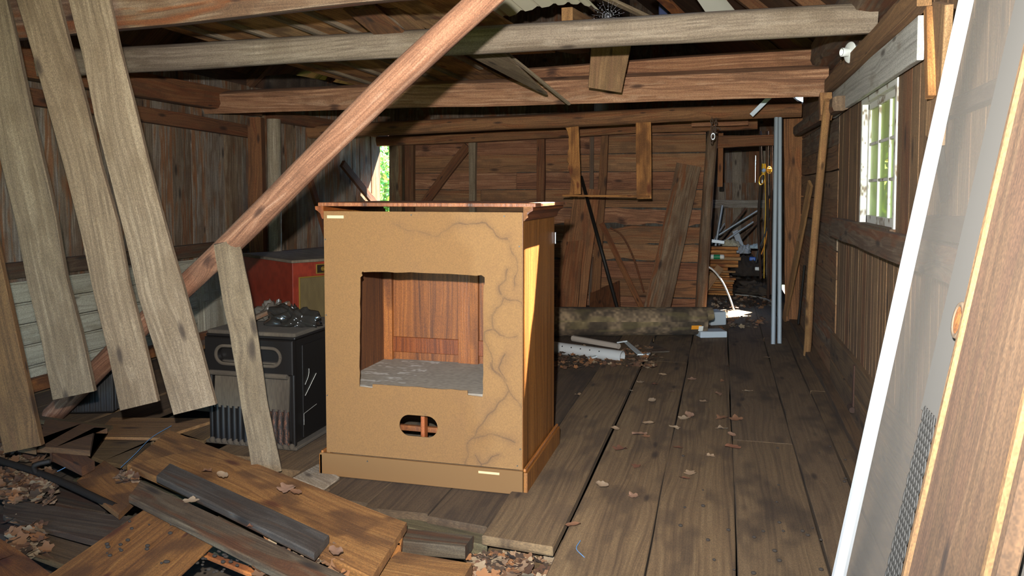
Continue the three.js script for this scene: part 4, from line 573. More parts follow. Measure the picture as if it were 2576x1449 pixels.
  cage(0.075, 0.0, 0.034, 0.05); mesh('handle', new THREE.CylinderGeometry(0.028, 0.03, 0.14, 12), yel, wl).position.set(0, 0.02, 0); mesh('lamp_face', new THREE.SphereGeometry(0.03, 12, 8), plain(0x8fa2b8, 0.3), wl).position.set(0.0, -0.005, 0.02);
  const lp = mesh('cord_loop', new THREE.TorusGeometry(0.06, 0.008, 6, 24), yel, wl); lp.scale.set(0.6, 1.3, 1); lp.position.set(-0.02, -0.13, 0); lp.rotation.z = -0.3;
  const H = (pts, r, m, l, c = 'cord') => tag(tube(c === 'cord' ? 'extension_cord' : 'wooden_stick', pts.map(([u, v, z]) => onZ(u, v, z ?? 11.7)), r, m, scene, 24, 5), l, c);
  H([[1924, 430], [1926, 520], [1923, 600], [1922, 700]], 0.007, yel, 'thin yellow cord hanging straight down from the work light'); H([[1936, 500], [1932, 560], [1925, 610], [1915, 640]], 0.008, plain(0xb07018, 0.6), 'orange cord drooping beside the yellow cord'); H([[1940, 540], [1924, 590], [1908, 630], [1902, 660]], 0.012, plain(0x22282c, 0.6), 'black cable curving down left of the orange cord');
  H([[1930, 330], [1930, 480], [1934, 620], [1932, 750]], 0.022, wood('dark', 0x807060), 'dark stick standing behind the yellow cord', 'stick'); H([[1912, 330], [1914, 440], [1908, 560], [1914, 700]], 0.02, wood('dark', 0x6c5c4c), 'dark crooked stick behind the work light', 'stick'); H([[1940, 350], [1941, 480], [1938, 600], [1941, 740]], 0.018, wood('brown', 0x8c7460), 'brown stick close behind the steel pipes', 'stick');
}
// ---------------------------------------------------------------- leaning screen door on the right
{
  const a = 0.2388, b = 0.1755, T = (r) => (a + b * EYE) / (r[0] - b * r[1]), onS = (u, v, off = 0) => { const r = sight(u, v), t = (a + off + b * EYE) / (r[0] - b * r[1]); return along(r, t); };
  const nrm = V(-1, b, 0).normalize(), zS = 2.3, at = (y, z, off = 0) => V(a + b * y - off, y, z);
  const zOf = (u, v) => -onS(u, v).z, zl = (zOf(2522, 400) + zOf(2364, 1100)) / 2, zr = (zOf(2576, 1049) + zOf(2483, 1449)) / 2, zg0 = (zOf(2475, 400) + zOf(2312, 1056)) / 2;
  const g = group('screen_door', scene, at(0, zS)); tag(g, 'old screen door with a white edge strip leaning on the right wall', 'door'); const lo = (p) => p.clone().sub(g.position);
  const white = plain(0xd0d4d6, 0.4), TOP = 2.5;
  const st = plankGeo(TOP / Math.cos(Math.atan(b)), 0.05, 0.03, { segs: 2, c: 0.011, rag: 0 }); pose(mesh('edge_strip', st, white, g), lo(at(0, zS)), lo(at(TOP, zS)), nrm); tag(g.children[0], 'bright white metal edge strip');
  const weave = paint(128, 128, (x, y) => { const i = (x * 128 | 0) % 4, j = (y * 128 | 0) % 4, k = i === 0 || j === 0 ? 255 : 90; return [k, k, k]; }, false); weave.repeat.set(90, 90);
  const scr = new THREE.MeshStandardMaterial({ color: 0x8e867c, roughness: 0.9, transparent: true, opacity: 0.36, side: THREE.DoubleSide });
  const sg = new THREE.PlaneGeometry(zS - 0.4, TOP); const sm = mesh('insect_screen', sg, scr, g); { const up = at(1, 0).sub(at(0, 0)).normalize(), x = V(0, 0, -1); sm.quaternion.setFromRotationMatrix(new THREE.Matrix4().makeBasis(x, up, new THREE.Vector3().crossVectors(x, up))); sm.position.copy(lo(at(TOP / 2, (zS + 0.4) / 2))); }
  // grey painted stile with a knot, expanded metal under it
  const ln = (ub, vb, ut, vt, off) => [onS(ub, vb, -off), onS(ut, vt, -off)], wAt = (p, q) => Math.abs(p.z - q.z);
  const [s0, s1] = ln(2312 + 31, 1056, 2523 + 31, 150, 0.004), stile = pose(mesh('stile', plankGeo(s0.distanceTo(s1) * 1.35, wAt(onS(2312, 1056), onS(2376, 1056)), 0.004, { segs: 2, rag: 0.001, c: 0.001 }), new THREE.MeshStandardMaterial({ color: 0x5a5650, roughness: 0.85 }), g), lo(s0), lo(s1), nrm); tag(stile, 'plain grey painted stile');
  const hp = onS(2412, 806, -0.018), kn = mesh('knot', new THREE.SphereGeometry(0.026, 16, 10).scale(1, 1.2, 0.2), wood('pine', 0xd0a878), g); kn.quaternion.copy(stile.quaternion); kn.position.copy(lo(hp)); const k2 = mesh('knot_ring', new THREE.TorusGeometry(0.027, 0.005, 6, 20), plain(0x5c4c3a, 0.9), g); k2.scale.set(1, 1.2, 1); k2.quaternion.copy(stile.quaternion); k2.position.copy(kn.position);
  const lat = []; for (let r = 0; r < 40; r++) for (let c = 0; c < 5; c++) { const e = new THREE.TorusGeometry(0.0085, 0.0022, 4, 6); e.scale(1, 1.9, 1); e.translate((c - 2 + (r % 2) * 0.5) * 0.018, -r * 0.0185, 0); lat.push(e); }
  const lm = mesh('expanded_metal', mergeGeometries(lat), plain(0x34322f, 0.7, 0.3), g); lm.quaternion.copy(stile.quaternion); lm.position.copy(lo(s0.clone())).addScaledVector(nrm, 0.006); tag(lm, 'grey expanded metal grille', null, null, 'stuff');
  // brown board leaning on it
  const [b0, b1] = ln((2292 + 2500) / 2, 1449, (2596 + 2804) / 2, 138, 0.03), bl = ln(2292, 1449, 2596, 138, 0.036), br = ln(2500, 1449, 2804, 138, 0.036), bd = group('door_board', scene, b0.clone()), wb = wAt(onS(2273, 1449), onS(2483, 1449)); tag(bd, 'wide brown board with orange edges leaning over the screen door', 'board');
  const lb = (p) => p.sub(bd.position), ext = (p, q) => { const d = q.clone().sub(p).normalize(); return [p.clone().addScaledVector(d, -p.y / d.y), q.clone().addScaledVector(d, 0.6)]; };
  { const [p, q] = ext(b0, b1); pose(mesh('face', plankGeo(p.distanceTo(q), wb, 0.026, { segs: 4, rag: 0.001, ov: 0.3 }), wood('tawny', 0x948476, 0.9, 0.0006), bd), lb(p), lb(q), nrm); }
  for (const [e0, e1] of [bl, br]) { const [p, q] = ext(e0, e1); pose(mesh('edge', plankGeo(p.distanceTo(q), 0.018, 0.03, { segs: 2, rag: 0 }), wood('tawny', 0xb8a484), bd), lb(p), lb(q), nrm); }
  // things on the wall behind the screen
  const ir = plain(0x201c1a, 0.7, 0.3);
  tag(board('iron_latch', onX(2378, 500, 0.86), onX(2360, 350, 0.86), 0.075, 0.02, FNX, ir, { segs: 3 }), 'black iron latch on the wall behind the screen door', 'latch');
  tag(board('wall_batten', V(0.88, 1.50, 0.6), V(0.88, 1.42, 3.9), 0.09, 0.05, FNX, wood('dark', 0x8c8074), { segs: 4, rag: 0.01 }), 'rough dark batten on the wall behind the screen door', 'batten');
  tag(board('wall_batten', V(0.88, 1.95, 0.6), V(0.88, 1.90, 3.7), 0.07, 0.05, FNX, wood('dark', 0x9a8c7c), { segs: 4, rag: 0.01 }), 'upper dark batten behind the screen door above the latch', 'batten');
  const hg = group('strap_hinge', scene, V(0.872, 0.12, 5.66)); tag(hg, 'rusty strap hinge low on the right wall', 'hinge');
  board('strap', new THREE.Vector3(0, 0, 0), new THREE.Vector3(0, 0.30, 0.02), 0.06, 0.01, FNX, plain(0x4a3226, 0.9, 0.3), { W1: 0.03, segs: 3 }, hg); mesh('knuckle', new THREE.CylinderGeometry(0.02, 0.02, 0.1, 10).rotateX(Math.PI / 2), plain(0x3c2a20, 0.9, 0.3), hg).position.set(-0.01, 0, 0);
}
// ---------------------------------------------------------------- wreckage under the roof
{
  const W = (name, u0, v0, p0, u1, v1, p1, w, t, face, mat, label, o = {}) => tag(board(name, onP(u0, v0, p0), onP(u1, v1, p1), w, t, face, mat, { segs: 4, rag: 0.005, ...o }), label, o.cat ?? 'board', o.group);
  const DN = UPV.clone().negate();
  W('broken_board', 1521, 226, 6.72, 1540, 95, 6.7, 0.29, 0.025, TOCAM, wood('tawny', 0xd8c4ac), 'short weathered board with nail slots hanging before the tie beam', { jag: 0.01, cut1: 0.02, W1: 0.34 });
  W('loose_board', 1372, 236, 6.9, 1215, 130, 5.9, 0.03, 0.02, DN, wood('grey', 0xd0bca0), 'splintered triangular board dangling in front of the tie beam', { W1: 0.3, segs: 6 });
  W('loose_lath', 1432, 262, 7.0, 1270, 130, 6.2, 0.035, 0.02, DN, wood('grey', 0xf0e2ca), 'thin pale lath dangling across the tie beam', { cat: 'lath' });
  W('loose_beam', 1428, 35, 6.2, 1560, 110, 8.2, 0.09, 0.1, DN, wood('tawny', 0xe8ccA0), 'square grey timber whose cut end faces us above the pale beam');
  W('loose_lath', 1480, -25, 6.4, 1690, 72, 7.4, 0.06, 0.03, DN, wood('grey', 0xffeed2), 'bright lath slanting down above the pale beam', { cat: 'lath' });
  W('loose_board', 1640, -30, 6.6, 1750, 78, 8.0, 0.1, 0.03, DN, wood('pine', 0xd8a874), 'orange brown board end under the dark roof', {});
  W('roof_prop', 1668, 100, 9, 1668, -20, 9, 0.09, 0.05, TOCAM, plain(0x3c4468, 0.8), 'bluish painted prop under the dark roof', { cat: 'prop' });
  W('loose_board', 1838, 60, 8.4, 1812, -20, 8.2, 0.08, 0.03, TOCAM, wood('pine', 0xc8b088), 'narrow pale board right of the white curved panel', {});
  W('loose_board', 1010, 108, 5.7, 905, 18, 5.0, 0.22, 0.025, DN, wood('brown', 0xd8bc98), 'dark brown board sagging out of the loft beside the slanting pole', { rag: 0.01 });
  W('loose_board', 1075, 100, 5.9, 975, 20, 5.3, 0.14, 0.025, DN, wood('tawny', 0xd8c09c), 'pale brown board hanging next to the sagging loft board', { rag: 0.01 });
  W('loose_board', 1270, 95, 6.3, 1150, 15, 5.6, 0.14, 0.03, DN, wood('red', 0xd8b898), 'reddish board slanting up behind the top of the pole', { rag: 0.008 });
  W('loose_board', 1460, 130, 7.0, 1350, 110, 6.4, 0.16, 0.03, DN, wood('brown', 0xb89878), 'dark board lying over the tie beam under the pale beam', { rag: 0.01 });
  tag(board('metal_strip', onP(1890, 290, 8.4), onP(1938, 242, 8.3), 0.05, 0.004, TOCAM, plain(0xa8aeb4, 0.4, 0.6), { segs: 2 }), 'pale metal strip stuck beside the beam near the right wall', 'strip');
  // bent roofing sheet
  const n = 64, m = 8, pos = [], idx = [], edge = new THREE.CatmullRomCurve3([[1150, 52], [1250, 50], [1325, 28], [1400, 14], [1460, 12], [1508, 26]].map(([u, v], i) => onP(u, v, 6.6 + i * 0.08)));
  for (let i = 0; i <= n; i++) { const p = edge.getPoint(i / n); for (let j = 0; j <= m; j++) { const t = j / m, rib = Math.max(0, Math.sin(i / n * 6.2832 * 9)) * 0.022; pos.push(p.x - 0.42 * t, p.y + 0.34 * t + 0.1 * t * t + rib, p.z + 0.95 * t); } }
  for (let i = 0; i < n; i++) for (let j = 0; j < m; j++) { const a = i * (m + 1) + j; idx.push(a, a + 1, a + m + 1, a + 1, a + m + 2, a + m + 1); }
  const sg = new THREE.BufferGeometry(); sg.setAttribute('position', new THREE.Float32BufferAttribute(pos, 3)); sg.setIndex(idx); const s2 = toCreasedNormals(sg, 0.5);
  tag(mesh('roofing_sheet', s2, new THREE.MeshStandardMaterial({ color: 0xb4ab92, roughness: 0.5, metalness: 0.2, side: THREE.DoubleSide })), 'bent ribbed metal roofing sheet hanging above the pale beam', 'roofing sheet');
  const pos2 = [], id2 = []; for (let i = 0; i <= 16; i++) for (let j = 0; j <= 4; j++) { const t = i / 16, a = onP(1700 + 108 * t, -70 + 126 * t, 7.4 + t * 0.4), w = j / 4; pos2.push(a.x + 0.24 * w, a.y + 0.04 * Math.sin(w * 3) - 0.26 * t * t * (1 - w) * 0.4, a.z - 0.05 * w); }
  for (let i = 0; i < 16; i++) for (let j = 0; j < 4; j++) { const a = i * 5 + j; id2.push(a, a + 1, a + 5, a + 1, a + 6, a + 5); } const pg = new THREE.BufferGeometry(); pg.setAttribute('position', new THREE.Float32BufferAttribute(pos2, 3)); pg.setIndex(id2); pg.computeVertexNormals();
  tag(mesh('curved_panel', pg, new THREE.MeshStandardMaterial({ color: 0xb8b2a2, roughness: 0.7, side: THREE.DoubleSide })), 'pale curved panel drooping from the dark roof', 'panel');
  // cobweb
  const c = onP(1530, 42, 5.3), gs = []; const wr = seeded(5);
  for (let k = 0; k < 90; k++) { const a = wr() * 6.283, r = 0.022 * (1 + Math.floor(wr() * 5)), s = new THREE.IcosahedronGeometry(0.0009 + 0.0011 * wr(), 0); s.translate(r * Math.cos(a) * 0.85, r * Math.sin(a), 0.02 * wr()); gs.push(s); }
  for (let k = 0; k < 9; k++) { const t = new THREE.CylinderGeometry(0.00015, 0.00015, 0.22, 4); t.rotateZ(k * 0.7); gs.push(t.toNonIndexed()); }
  const web = mesh('cobweb', mergeGeometries(gs.map((q) => { const z = q.index ? q.toNonIndexed() : q; z.deleteAttribute('uv'); return z; })), plain(0xe8e8ee, 0.3)); web.position.copy(c); tag(web, 'dewy cobweb glinting above the pale beam', 'cobweb', null, 'stuff');
}
// ---------------------------------------------------------------- broken boards strewn in the foreground
{
  const Q = (name, [a, b, c, d], h, T, mat, label, o = {}) => {
    const h1 = o.h1 ?? h, A = onY(...a, h), B = onY(...b, h), C = onY(...c, h1), D = onY(...d, h1), p0 = A.clone().add(B).multiplyScalar(0.5), p1 = C.clone().add(D).multiplyScalar(0.5), ax = p1.clone().sub(p0).normalize(), side = new THREE.Vector3().crossVectors(ax, UPV).normalize();
    const w = (P, R) => Math.abs(P.clone().sub(R).dot(side)), cut = (P, R) => { const e = P.clone().sub(R), s = e.dot(side); return s ? e.dot(ax) / s : 0; };
    const W0 = w(A, B), W1 = w(C, D), m = board(name, p0.addScaledVector(UPV, -T / 2), p1.addScaledVector(UPV, -T / 2), W0, T, UPV, mat, { segs: 5, rag: 0.004, jag: 0.006, W1, cut0: cut(A, B) * W0, cut1: cut(D, C) * W0, c: 0.005, ...o });
    return tag(m, label, o.cat ?? 'board', o.group);
  };
  const pine = wood('pine', 0xe0bc88), dk = wood('dark', 0xa09888), fl = wood('floor', 0xb4a48a);
  Q('broken_board', [[425, 1081], [321, 1168], [936, 1452], [1022, 1313]], 0.07, 0.04, wood('pine', 0xbcaa8c), 'big stained orange board slanting across the foreground', { segs: 8, ov: 0.62 });
  Q('broken_board', [[431, 1164], [394, 1198], [791, 1392], [828, 1346]], 0.112, 0.035, wood('dark', 0x8c8c8c), 'dark grey board lying on the big orange board');
  Q('broken_board', [[354, 1209], [323, 1248], [790, 1485], [905, 1462]], 0.095, 0.035, wood('dark', 0xb0a48c), 'long dark brown board below the dark grey one');
  Q('plywood_sheet', [[367, 1278], [543, 1362], [430, 1470], [100, 1462]], 0.05, 0.015, wood('pine', 0xb09a74), 'flaking orange plywood sheet at the bottom of the picture', { cat: 'plywood' });
  Q('broken_board', [[14, 1253], [8, 1295], [248, 1362], [332, 1298]], 0.0, 0.03, wood('dark', 0x94897a), 'dull grey board left of the plywood sheet');
  Q('broken_board', [[262, 1158], [192, 1208], [300, 1292], [372, 1226]], 0.04, 0.03, wood('pine', 0xac9876), 'blotched tan board under the tip of the long dark brown board');
  Q('broken_board', [[116, 1054], [90, 1130], [226, 1134], [236, 1075]], 0.13, 0.035, wood('tawny', 0x9c8468), 'square brown board end behind the mossy plank');
  Q('broken_board', [[150, 1104], [132, 1142], [205, 1176], [240, 1158]], 0.10, 0.05, wood('brown', 0xa88c70), 'stubby dark block in front of the square brown board end');
  Q('broken_board', [[282, 1050], [229, 1099], [395, 1102], [553, 1052]], 0.035, 0.02, wood('tawny', 0xc8b08c), 'flat tan sheet of board lying before the hanging planks');
  Q('broken_board', [[236, 1104], [214, 1136], [318, 1172], [384, 1104]], 0.01, 0.025, wood('floor', 0xb0a48c), 'grey board beneath the flat tan sheet');
  Q('broken_board', [[422, 1080], [512, 1108], [556, 1076], [478, 1052]], 0.012, 0.025, wood('floor', 0xc0b094), 'grey board tucked beside the stove');
  Q('broken_board', [[105, 1046], [100, 1056], [262, 1086], [284, 1070]], 0.055, 0.03, wood('floor', 0xa8a490), 'thin grey slat behind the square brown board end', { cat: 'slat' });
  Q('broken_board', [[0, 1352], [-80, 1440], [80, 1520], [140, 1452]], 0.04, 0.03, wood('pine', 0xa08058), 'orange board in the bottom left corner');
  Q('lath_strip', [[522, 1384], [508, 1395], [690, 1468], [716, 1454]], 0.0, 0.02, wood('pine', 0xe8b07c), 'thin orange lath right of the plywood sheet', { cat: 'lath' });
  Q('broken_board', [[70, 1330], [30, 1372], [180, 1430], [232, 1376]], -0.03, 0.03, wood('floor', 0x948878), 'dark board between the plywood sheet and the corner board');
  Q('broken_board', [[984, 1383], [938, 1446], [1150, 1480], [1187, 1416]], 0.0, 0.05, wood('pine', 0xb4a488), 'tan board right of the end of the big orange board');
  Q('broken_board', [[1012, 1327], [1008, 1362], [1168, 1376], [1192, 1346]], -0.005, 0.06, wood('dark', 0x9a9684), 'short greenish board above the tan board');
  Q('floor_joist', [[1000, 1296], [1000, 1320], [1226, 1374], [1226, 1346]], -0.04, 0.10, wood('floor', 0x98a094), 'green grey joist under the sawn floor ends', { cat: 'joist' });
  Q('wood_block', [[1011, 1344], [984, 1360], [980, 1386], [1006, 1366]], 0.035, 0.05, wood('pine', 0xf0d0a0), 'small pale wedge under the end of the big orange board', { cat: 'block' });
  Q('floor_slab', [[1240, 1352], [1222, 1405], [1390, 1470], [1422, 1356]], -0.075, 0.08, fl, 'loose tan slab below the sawn floor ends', { cat: 'slab' });
  Q('white_board', [[803, 1166], [738, 1202], [812, 1231], [856, 1200]], 0.012, 0.012, wood('grey', 0xf4f0e8), 'whitish board peeping out under the left corner of the cabinet');
  Q('broken_board', [[0, 1168], [-60, 1230], [262, 1290], [300, 1236]], -0.05, 0.03, wood('dark', 0x80766a), 'dark plank under the iron pipe');
  Q('broken_board', [[560, 1290], [520, 1320], [960, 1500], [1000, 1440]], -0.03, 0.04, wood('floor', 0x9a9080), 'grey board under the big orange board');
  Q('broken_board', [[0, 1290], [-40, 1330], [170, 1400], [220, 1352]], -0.06, 0.03, wood('dark', 0x786c60), 'darkest board below the dull grey board');
  const iron = plain(0x241d18, 0.7, 0.4), ip = group('iron_pipe', scene, onY(-40, 1146, 0.06)), lo = (p) => p.sub(ip.position); tag(ip, 'black iron pipe with a hook at the bottom left', 'pipe');
  tube('shaft', [lo(onY(-40, 1146, 0.06)), lo(onY(120, 1198, 0.05)), lo(onY(290, 1275, 0.03))], 0.018, iron, ip, 12, 8); tube('hook', [lo(onY(90, 1188, 0.06)), lo(onY(86, 1172, 0.10)), lo(onY(126, 1160, 0.12))], 0.014, iron, ip, 10, 6);
  const bs = plain(0x5a7fa4, 0.6); tag(tube('string', [onY(431, 1071, 0.05), onY(381, 1101, 0.05), onY(340, 1142, 0.04), onY(304, 1176, 0.03)], 0.0025, bs, scene, 16, 4), 'pale blue string trailing off the big orange board', 'string');
  tag(tube('string', [onY(226, 1166, 0.06), onY(185, 1168, 0.06), onY(144, 1186, 0.05)], 0.0025, bs, scene, 12, 4), 'short blue string by the stubby dark block', 'string'); tag(tube('string', [onY(1460, 1360, 0.004), onY(1450, 1380, 0.004), onY(1470, 1402, 0.004)], 0.0025, bs, scene, 10, 4), 'bit of blue string on the floor planks', 'string');
}
// ---------------------------------------------------------------- leaves
function leafGeo(k) {
  const r = seeded(900 + k), n = 18, pos = [0, 0.004, 0], idx = [], lobes = k % 2 ? 5 : 1, curl = 1.5 + 5 * r();
  for (let i = 0; i < n; i++) { const a = i / n * 6.2832, rad = lobes > 1 ? 0.55 + 0.45 * Math.abs(Math.cos(a * lobes / 2)) : 1, x = Math.cos(a) * rad * (lobes > 1 ? 0.9 : 0.55), z = Math.sin(a) * rad; pos.push(x, curl * 0.12 * (x * x * (0.6 + r()) + 0.5 * z * z * r()), z); }
  for (let i = 0; i < n; i++) idx.push(0, 1 + (i + 1) % n, 1 + i);
  const g = new THREE.BufferGeometry(); g.setAttribute('position', new THREE.Float32BufferAttribute(pos, 3)); g.setIndex(idx); g.computeVertexNormals(); return g;
}
const leafMats = [0x80604a, 0x6e4a30, 0x8c7358, 0x653e28, 0x927c62].map((c) => new THREE.MeshStandardMaterial({ color: c, roughness: 0.9, side: THREE.DoubleSide })), leafGeos = [0, 1, 2, 3, 4, 5].map(leafGeo);
{
  const spots = [[1609, 1093], [1625, 1098], [1545, 1079], [1600, 1173], [1515, 1223], [1594, 1248], [1440, 1322], [1736, 1190], [1722, 1204], [1816, 1079], [1841, 1095], [1852, 1055], [1631, 1066], [1705, 1126], [1697, 1077], [1385, 1162], [1366, 1184], [1787, 1147], [1844, 1126], [1720, 1052], [1735, 1046], [1816, 1052], [1667, 944], [1647, 967], [1584, 983], [1741, 954], [1816, 959], [1457, 995], [1544, 989], [1612, 962], [1807, 992], [1832, 922], [1664, 901], [1560, 1130], [1640, 1010], [1690, 985], [1480, 1040], [1770, 1010], [2085, 905], [2060, 900], [2020, 830], [2000, 815], [1928, 900], [1390, 1230], [1880, 985], [720, 1230], [745, 1240], [600, 1295], [640, 1320], [480, 1260], [845, 1390], [520, 1185], [560, 1198]];
  spots.forEach(([u, v], i) => { const h = v > 1170 && u < 900 ? 0.10 : 0.004, l = mesh('fallen_leaf', leafGeos[i % 6], leafMats[i % 5]), s = rr(0.03, 0.055); l.position.copy(onY(u, v, h)); l.scale.set(s, s, s); l.rotation.set(rr(-0.12, 0.12), rr(0, 6.28), rr(-0.12, 0.12)); tag(l, h > 0.05 ? (u > 700 ? 'dry brown leaf on the right end of the big orange board' : u > 590 ? 'dry brown leaf between the dark grey and dark brown boards' : 'dry brown leaf on the left part of the big orange board') : u < 1400 ? 'curled dry leaf on the plank beside the cabinet plinth' : u > 1990 ? 'dry leaf caught at the foot of the right wall' : v < 930 ? 'small dry leaf on the floor just in front of the fallen log' : v < 1000 ? 'curled dry leaf on the middle of the floor past the cabinet' : v < 1060 ? 'curled brown leaf on the planks level with the back of the cabinet' : v < 1135 ? 'curled brown leaf in the cluster on the planks right of the cabinet' : 'brown leaf lying on the nearest floor planks', 'leaf', h > 0.05 ? 'dry leaves on the broken boards' : 'dry leaves on the floor planks'); });
  const litter = (name, label, boxes, seed) => {
    const tot = boxes.reduce((a, b) => a + b[5], 0), im = new THREE.InstancedMesh(leafGeos[1], new THREE.MeshStandardMaterial({ color: 0xffffff, roughness: 0.95, side: THREE.DoubleSide }), tot), r = seeded(seed), M = new THREE.Matrix4(), q = new THREE.Quaternion(), e = new THREE.Euler(), cols = [0x6a4a30, 0x4c3220, 0x7a6048, 0x362618, 0x7c5230, 0x867258].map((c) => new THREE.Color(c)); let k = 0;
    for (const [u0, v0, u1, v1, h, n] of boxes) for (let i = 0; i < n; i++, k++) { const p = onY(u0 + (u1 - u0) * r(), v0 + (v1 - v0) * r(), h + 0.03 * r()), s = 0.018 + 0.026 * r(); q.setFromEuler(e.set((r() - 0.5) * 1.2, r() * 6.28, (r() - 0.5) * 1.2)); im.setMatrixAt(k, M.compose(p, q, new THREE.Vector3(s, s, s))); im.setColorAt(k, cols[Math.floor(r() * 6)]); }
    im.name = numbered(name); im.castShadow = im.receiveShadow = true; scene.add(im); return tag(im, label, 'leaves', null, 'stuff');
  };
  litter('leaf_litter', 'scattered leaf litter round the drain pipe and the log', [[1392, 866, 1470, 925, 0.004, 130], [1470, 890, 1650, 925, 0.004, 120], [1560, 868, 1640, 905, 0.004, 50], [1800, 790, 1930, 830, 0.004, 70], [1790, 745, 1940, 775, 0.005, 160]], 31);
  litter('leaf_litter', 'drift of brown leaves at the left edge between the broken boards', [[-20, 1112, 110, 1160, 0.0, 160], [-20, 1180, 140, 1262, 0.0, 220], [20, 1300, 120, 1420, -0.03, 90], [300, 1190, 345, 1215, 0.03, 40], [640, 1340, 900, 1449, 0.03, 70]], 32);
  litter('leaf_litter', 'heap of rusty leaves at the bottom centre below the floor ends', [[1180, 1395, 1390, 1460, -0.1, 330], [1200, 1400, 1330, 1450, -0.06, 120]], 33);
  const pel = new THREE.InstancedMesh(new THREE.IcosahedronGeometry(1, 1), plain(0x2a2118, 0.9), 80), r = seeded(71), M = new THREE.Matrix4();
  for (let i = 0; i < 80; i++) { const cl = i < 30 ? [480 + 150 * r(), 1380 + 60 * r(), 0.02] : i < 48 ? [250 + 200 * r(), 1310 + 110 * r(), 0.06] : [1700 + 480 * r(), 1100 + 345 * r(), 0.006], p = onY(cl[0], cl[1], cl[2]), s = 0.004 + 0.005 * r(); M.compose(p, new THREE.Quaternion(), new THREE.Vector3(s * 1.3, s * 0.8, s)); pel.setMatrixAt(i, M); }
  pel.name = 'nut_shells'; pel.castShadow = pel.receiveShadow = true; scene.add(pel); tag(pel, 'dark nut shells scattered over the boards and floor', 'shells', null, 'stuff');
}
// ---------------------------------------------------------------- greenery outside
{
  const lf = new THREE.MeshPhysicalMaterial({ color: 0xffffff, roughness: 0.9, transmission: 0.35, thickness: 0, side: THREE.DoubleSide }), lg = leafGeo(2), bark = plain(0x5a4c3c, 0.95);
  const shrub = (label, c, rad, n, size, seed, yl = 0) => {
    const g = group('shrub', scene, c); tag(g, label, 'shrub'); const r = seeded(seed), im = new THREE.InstancedMesh(lg, lf, n), M = new THREE.Matrix4(), q = new THREE.Quaternion(), e = new THREE.Euler(), col = new THREE.Color();
    for (let i = 0; i < n; i++) { const a = r() * 6.283, t = Math.acos(2 * r() - 1), k = Math.pow(r(), 0.45), s = size * (0.6 + 0.8 * r()); q.setFromEuler(e.set(r() * 6, r() * 6, r() * 6)); im.setMatrixAt(i, M.compose(new THREE.Vector3(rad[0] * k * Math.sin(t) * Math.cos(a), rad[1] + rad[1] * k * Math.cos(t), rad[2] * k * Math.sin(t) * Math.sin(a)), q, new THREE.Vector3(s, s, s))); im.setColorAt(i, col.setRGB(0.08 + 0.14 * r() + yl, 0.2 + 0.16 * r(), 0.03 + 0.04 * r())); }
    im.name = 'foliage'; im.castShadow = im.receiveShadow = true; g.add(im); tag(im, null, null, null, 'stuff');
    for (let k = 0; k < 6; k++) tube('branch', [new THREE.Vector3(0, 0, 0), new THREE.Vector3(rad[0] * 0.3 * (r() - 0.5), rad[1] * 0.7, rad[2] * 0.3 * (r() - 0.5)), new THREE.Vector3(rad[0] * 1.3 * (r() - 0.5), rad[1] * 1.8 * (0.6 + 0.4 * r()), rad[2] * 1.3 * (r() - 0.5))], 0.025, bark, g, 12, 5);
  };
  shrub('leafy green shrub outside the gap in the back left corner', V(-6.6, -0.48, 15.2), [1.7, 1.7, 1.4], 3600, 0.07, 1);
  shrub('leafy green bush outside the window in the right wall', V(2.9, -0.48, 6.6), [1.3, 1.7, 1.7], 6500, 0.08, 2, 0.08); shrub('second leafy bush outside the window, further along the wall', V(3.3, -0.48, 9.9), [1.6, 1.9, 1.9], 6000, 0.09, 3, 0.08); shrub('tall green shrub behind the bush outside the window', V(5.6, -0.48, 9.6), [2.2, 2.6, 3.6], 6500, 0.14, 4, 0.06); shrub('big green shrub behind the shrub at the corner gap', V(-8.2, -0.48, 19), [3, 2.6, 2.2], 3400, 0.13, 5);
}

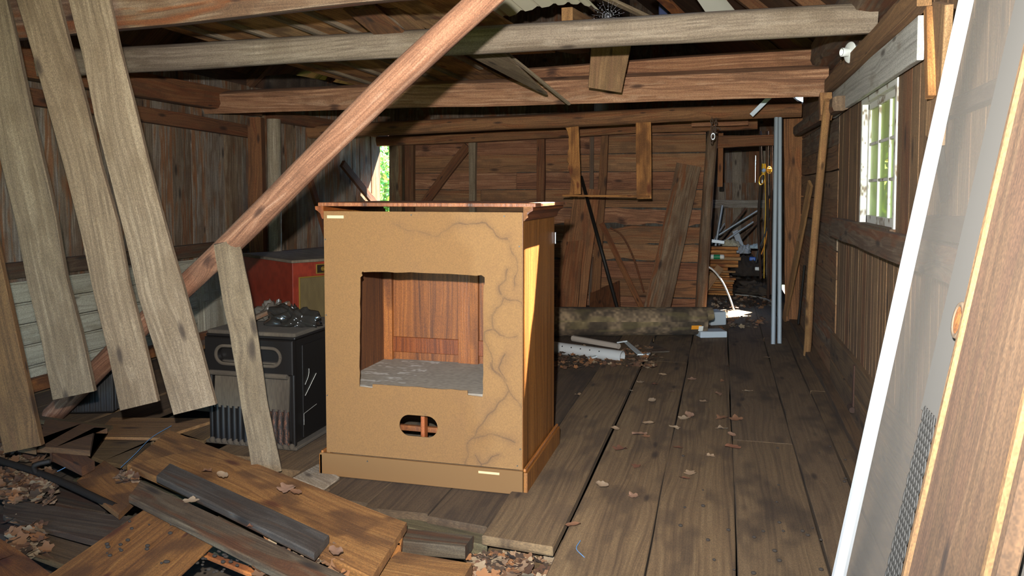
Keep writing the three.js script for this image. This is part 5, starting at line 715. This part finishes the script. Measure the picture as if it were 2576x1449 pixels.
// ---------------------------------------------------------------- by the left wall
{
  const g = group('panelled_door', scene, V(XL + 0.15, 0.0, 4.7)); tag(g, 'white painted panelled door lying on edge along the left wall', 'door'); const wh = wood('white', 0xd4cab4, 0.8, 0.0005), P = (y, z, o = 0) => new THREE.Vector3(o - y * 0.03, y, -z);
  for (let i = 0; i < 5; i++) { board('bead_board', P(0.088 + i * 0.172, 0), P(0.088 + i * 0.172, 2.45), 0.150, 0.022, FX, wh, { segs: 3, rag: 0.001, c: 0.004 }, g); board('bead', P(0.175 + i * 0.172 - 0.003, 0), P(0.175 + i * 0.172 - 0.003, 2.45), 0.016, 0.026, FX, wh, { segs: 2, rag: 0, c: 0.006 }, g); }
  board('panel', P(0.0, 2.86), P(0.88, 2.86), 0.8, 0.02, FX, wh, { segs: 3, rag: 0 }, g);
  for (const [y0, z0, y1, z1] of [[0.08, 2.56, 0.40, 2.56], [0.08, 3.1, 0.40, 3.1], [0.08, 2.56, 0.08, 3.1], [0.40, 2.56, 0.40, 3.1], [0.5, 2.56, 0.82, 2.56], [0.5, 3.1, 0.82, 3.1], [0.5, 2.56, 0.5, 3.1], [0.82, 2.56, 0.82, 3.1]]) board('moulding', P(y0, z0, 0.014), P(y1, z1, 0.014), 0.018, 0.014, FX, wh, { segs: 1, rag: 0, c: 0.004 }, g);
  tag(board('floor_rail', V(XL + 0.24, 0.05, 4.4), V(XL + 0.24, 0.05, 8.3), 0.1, 0.08, FX, wood('pine', 0xb8946c), { segs: 4 }), 'orange brown rail along the foot of the white panelled door', 'rail');
  tag(board('loose_board', V(-5.1, 0.03, 6.3), V(-5.0, 0.04, 8.2), 0.2, 0.04, UPV, wood('tawny', 0xd8c098), { segs: 4 }), 'yellowish board on the floor beside the white panelled door', 'board');
  const b = group('ribbed_box', scene, onY(232, 1036, 0)); b.rotation.y = 0.35; tag(b, 'black ribbed box behind the hanging planks', 'box'); const bk = plain(0x1d1a18, 0.6);
  box('body', 0.34, 0.3, 0.3, 0, 0.15, -0.1, bk, b, 0.02); for (let k = 0; k < 9; k++) box('rib', 0.016, 0.27, 0.012, -0.15 + k * 0.0375, 0.15, 0.054, bk, b, 0.004); for (let k = 0; k < 7; k++) box('rib', 0.012, 0.27, 0.016, 0.174, 0.15, 0.02 - k * 0.036, bk, b, 0.004); box('lid', 0.36, 0.03, 0.32, 0, 0.305, -0.1, bk, b, 0.01);
}
renderer.render(scene, camera);
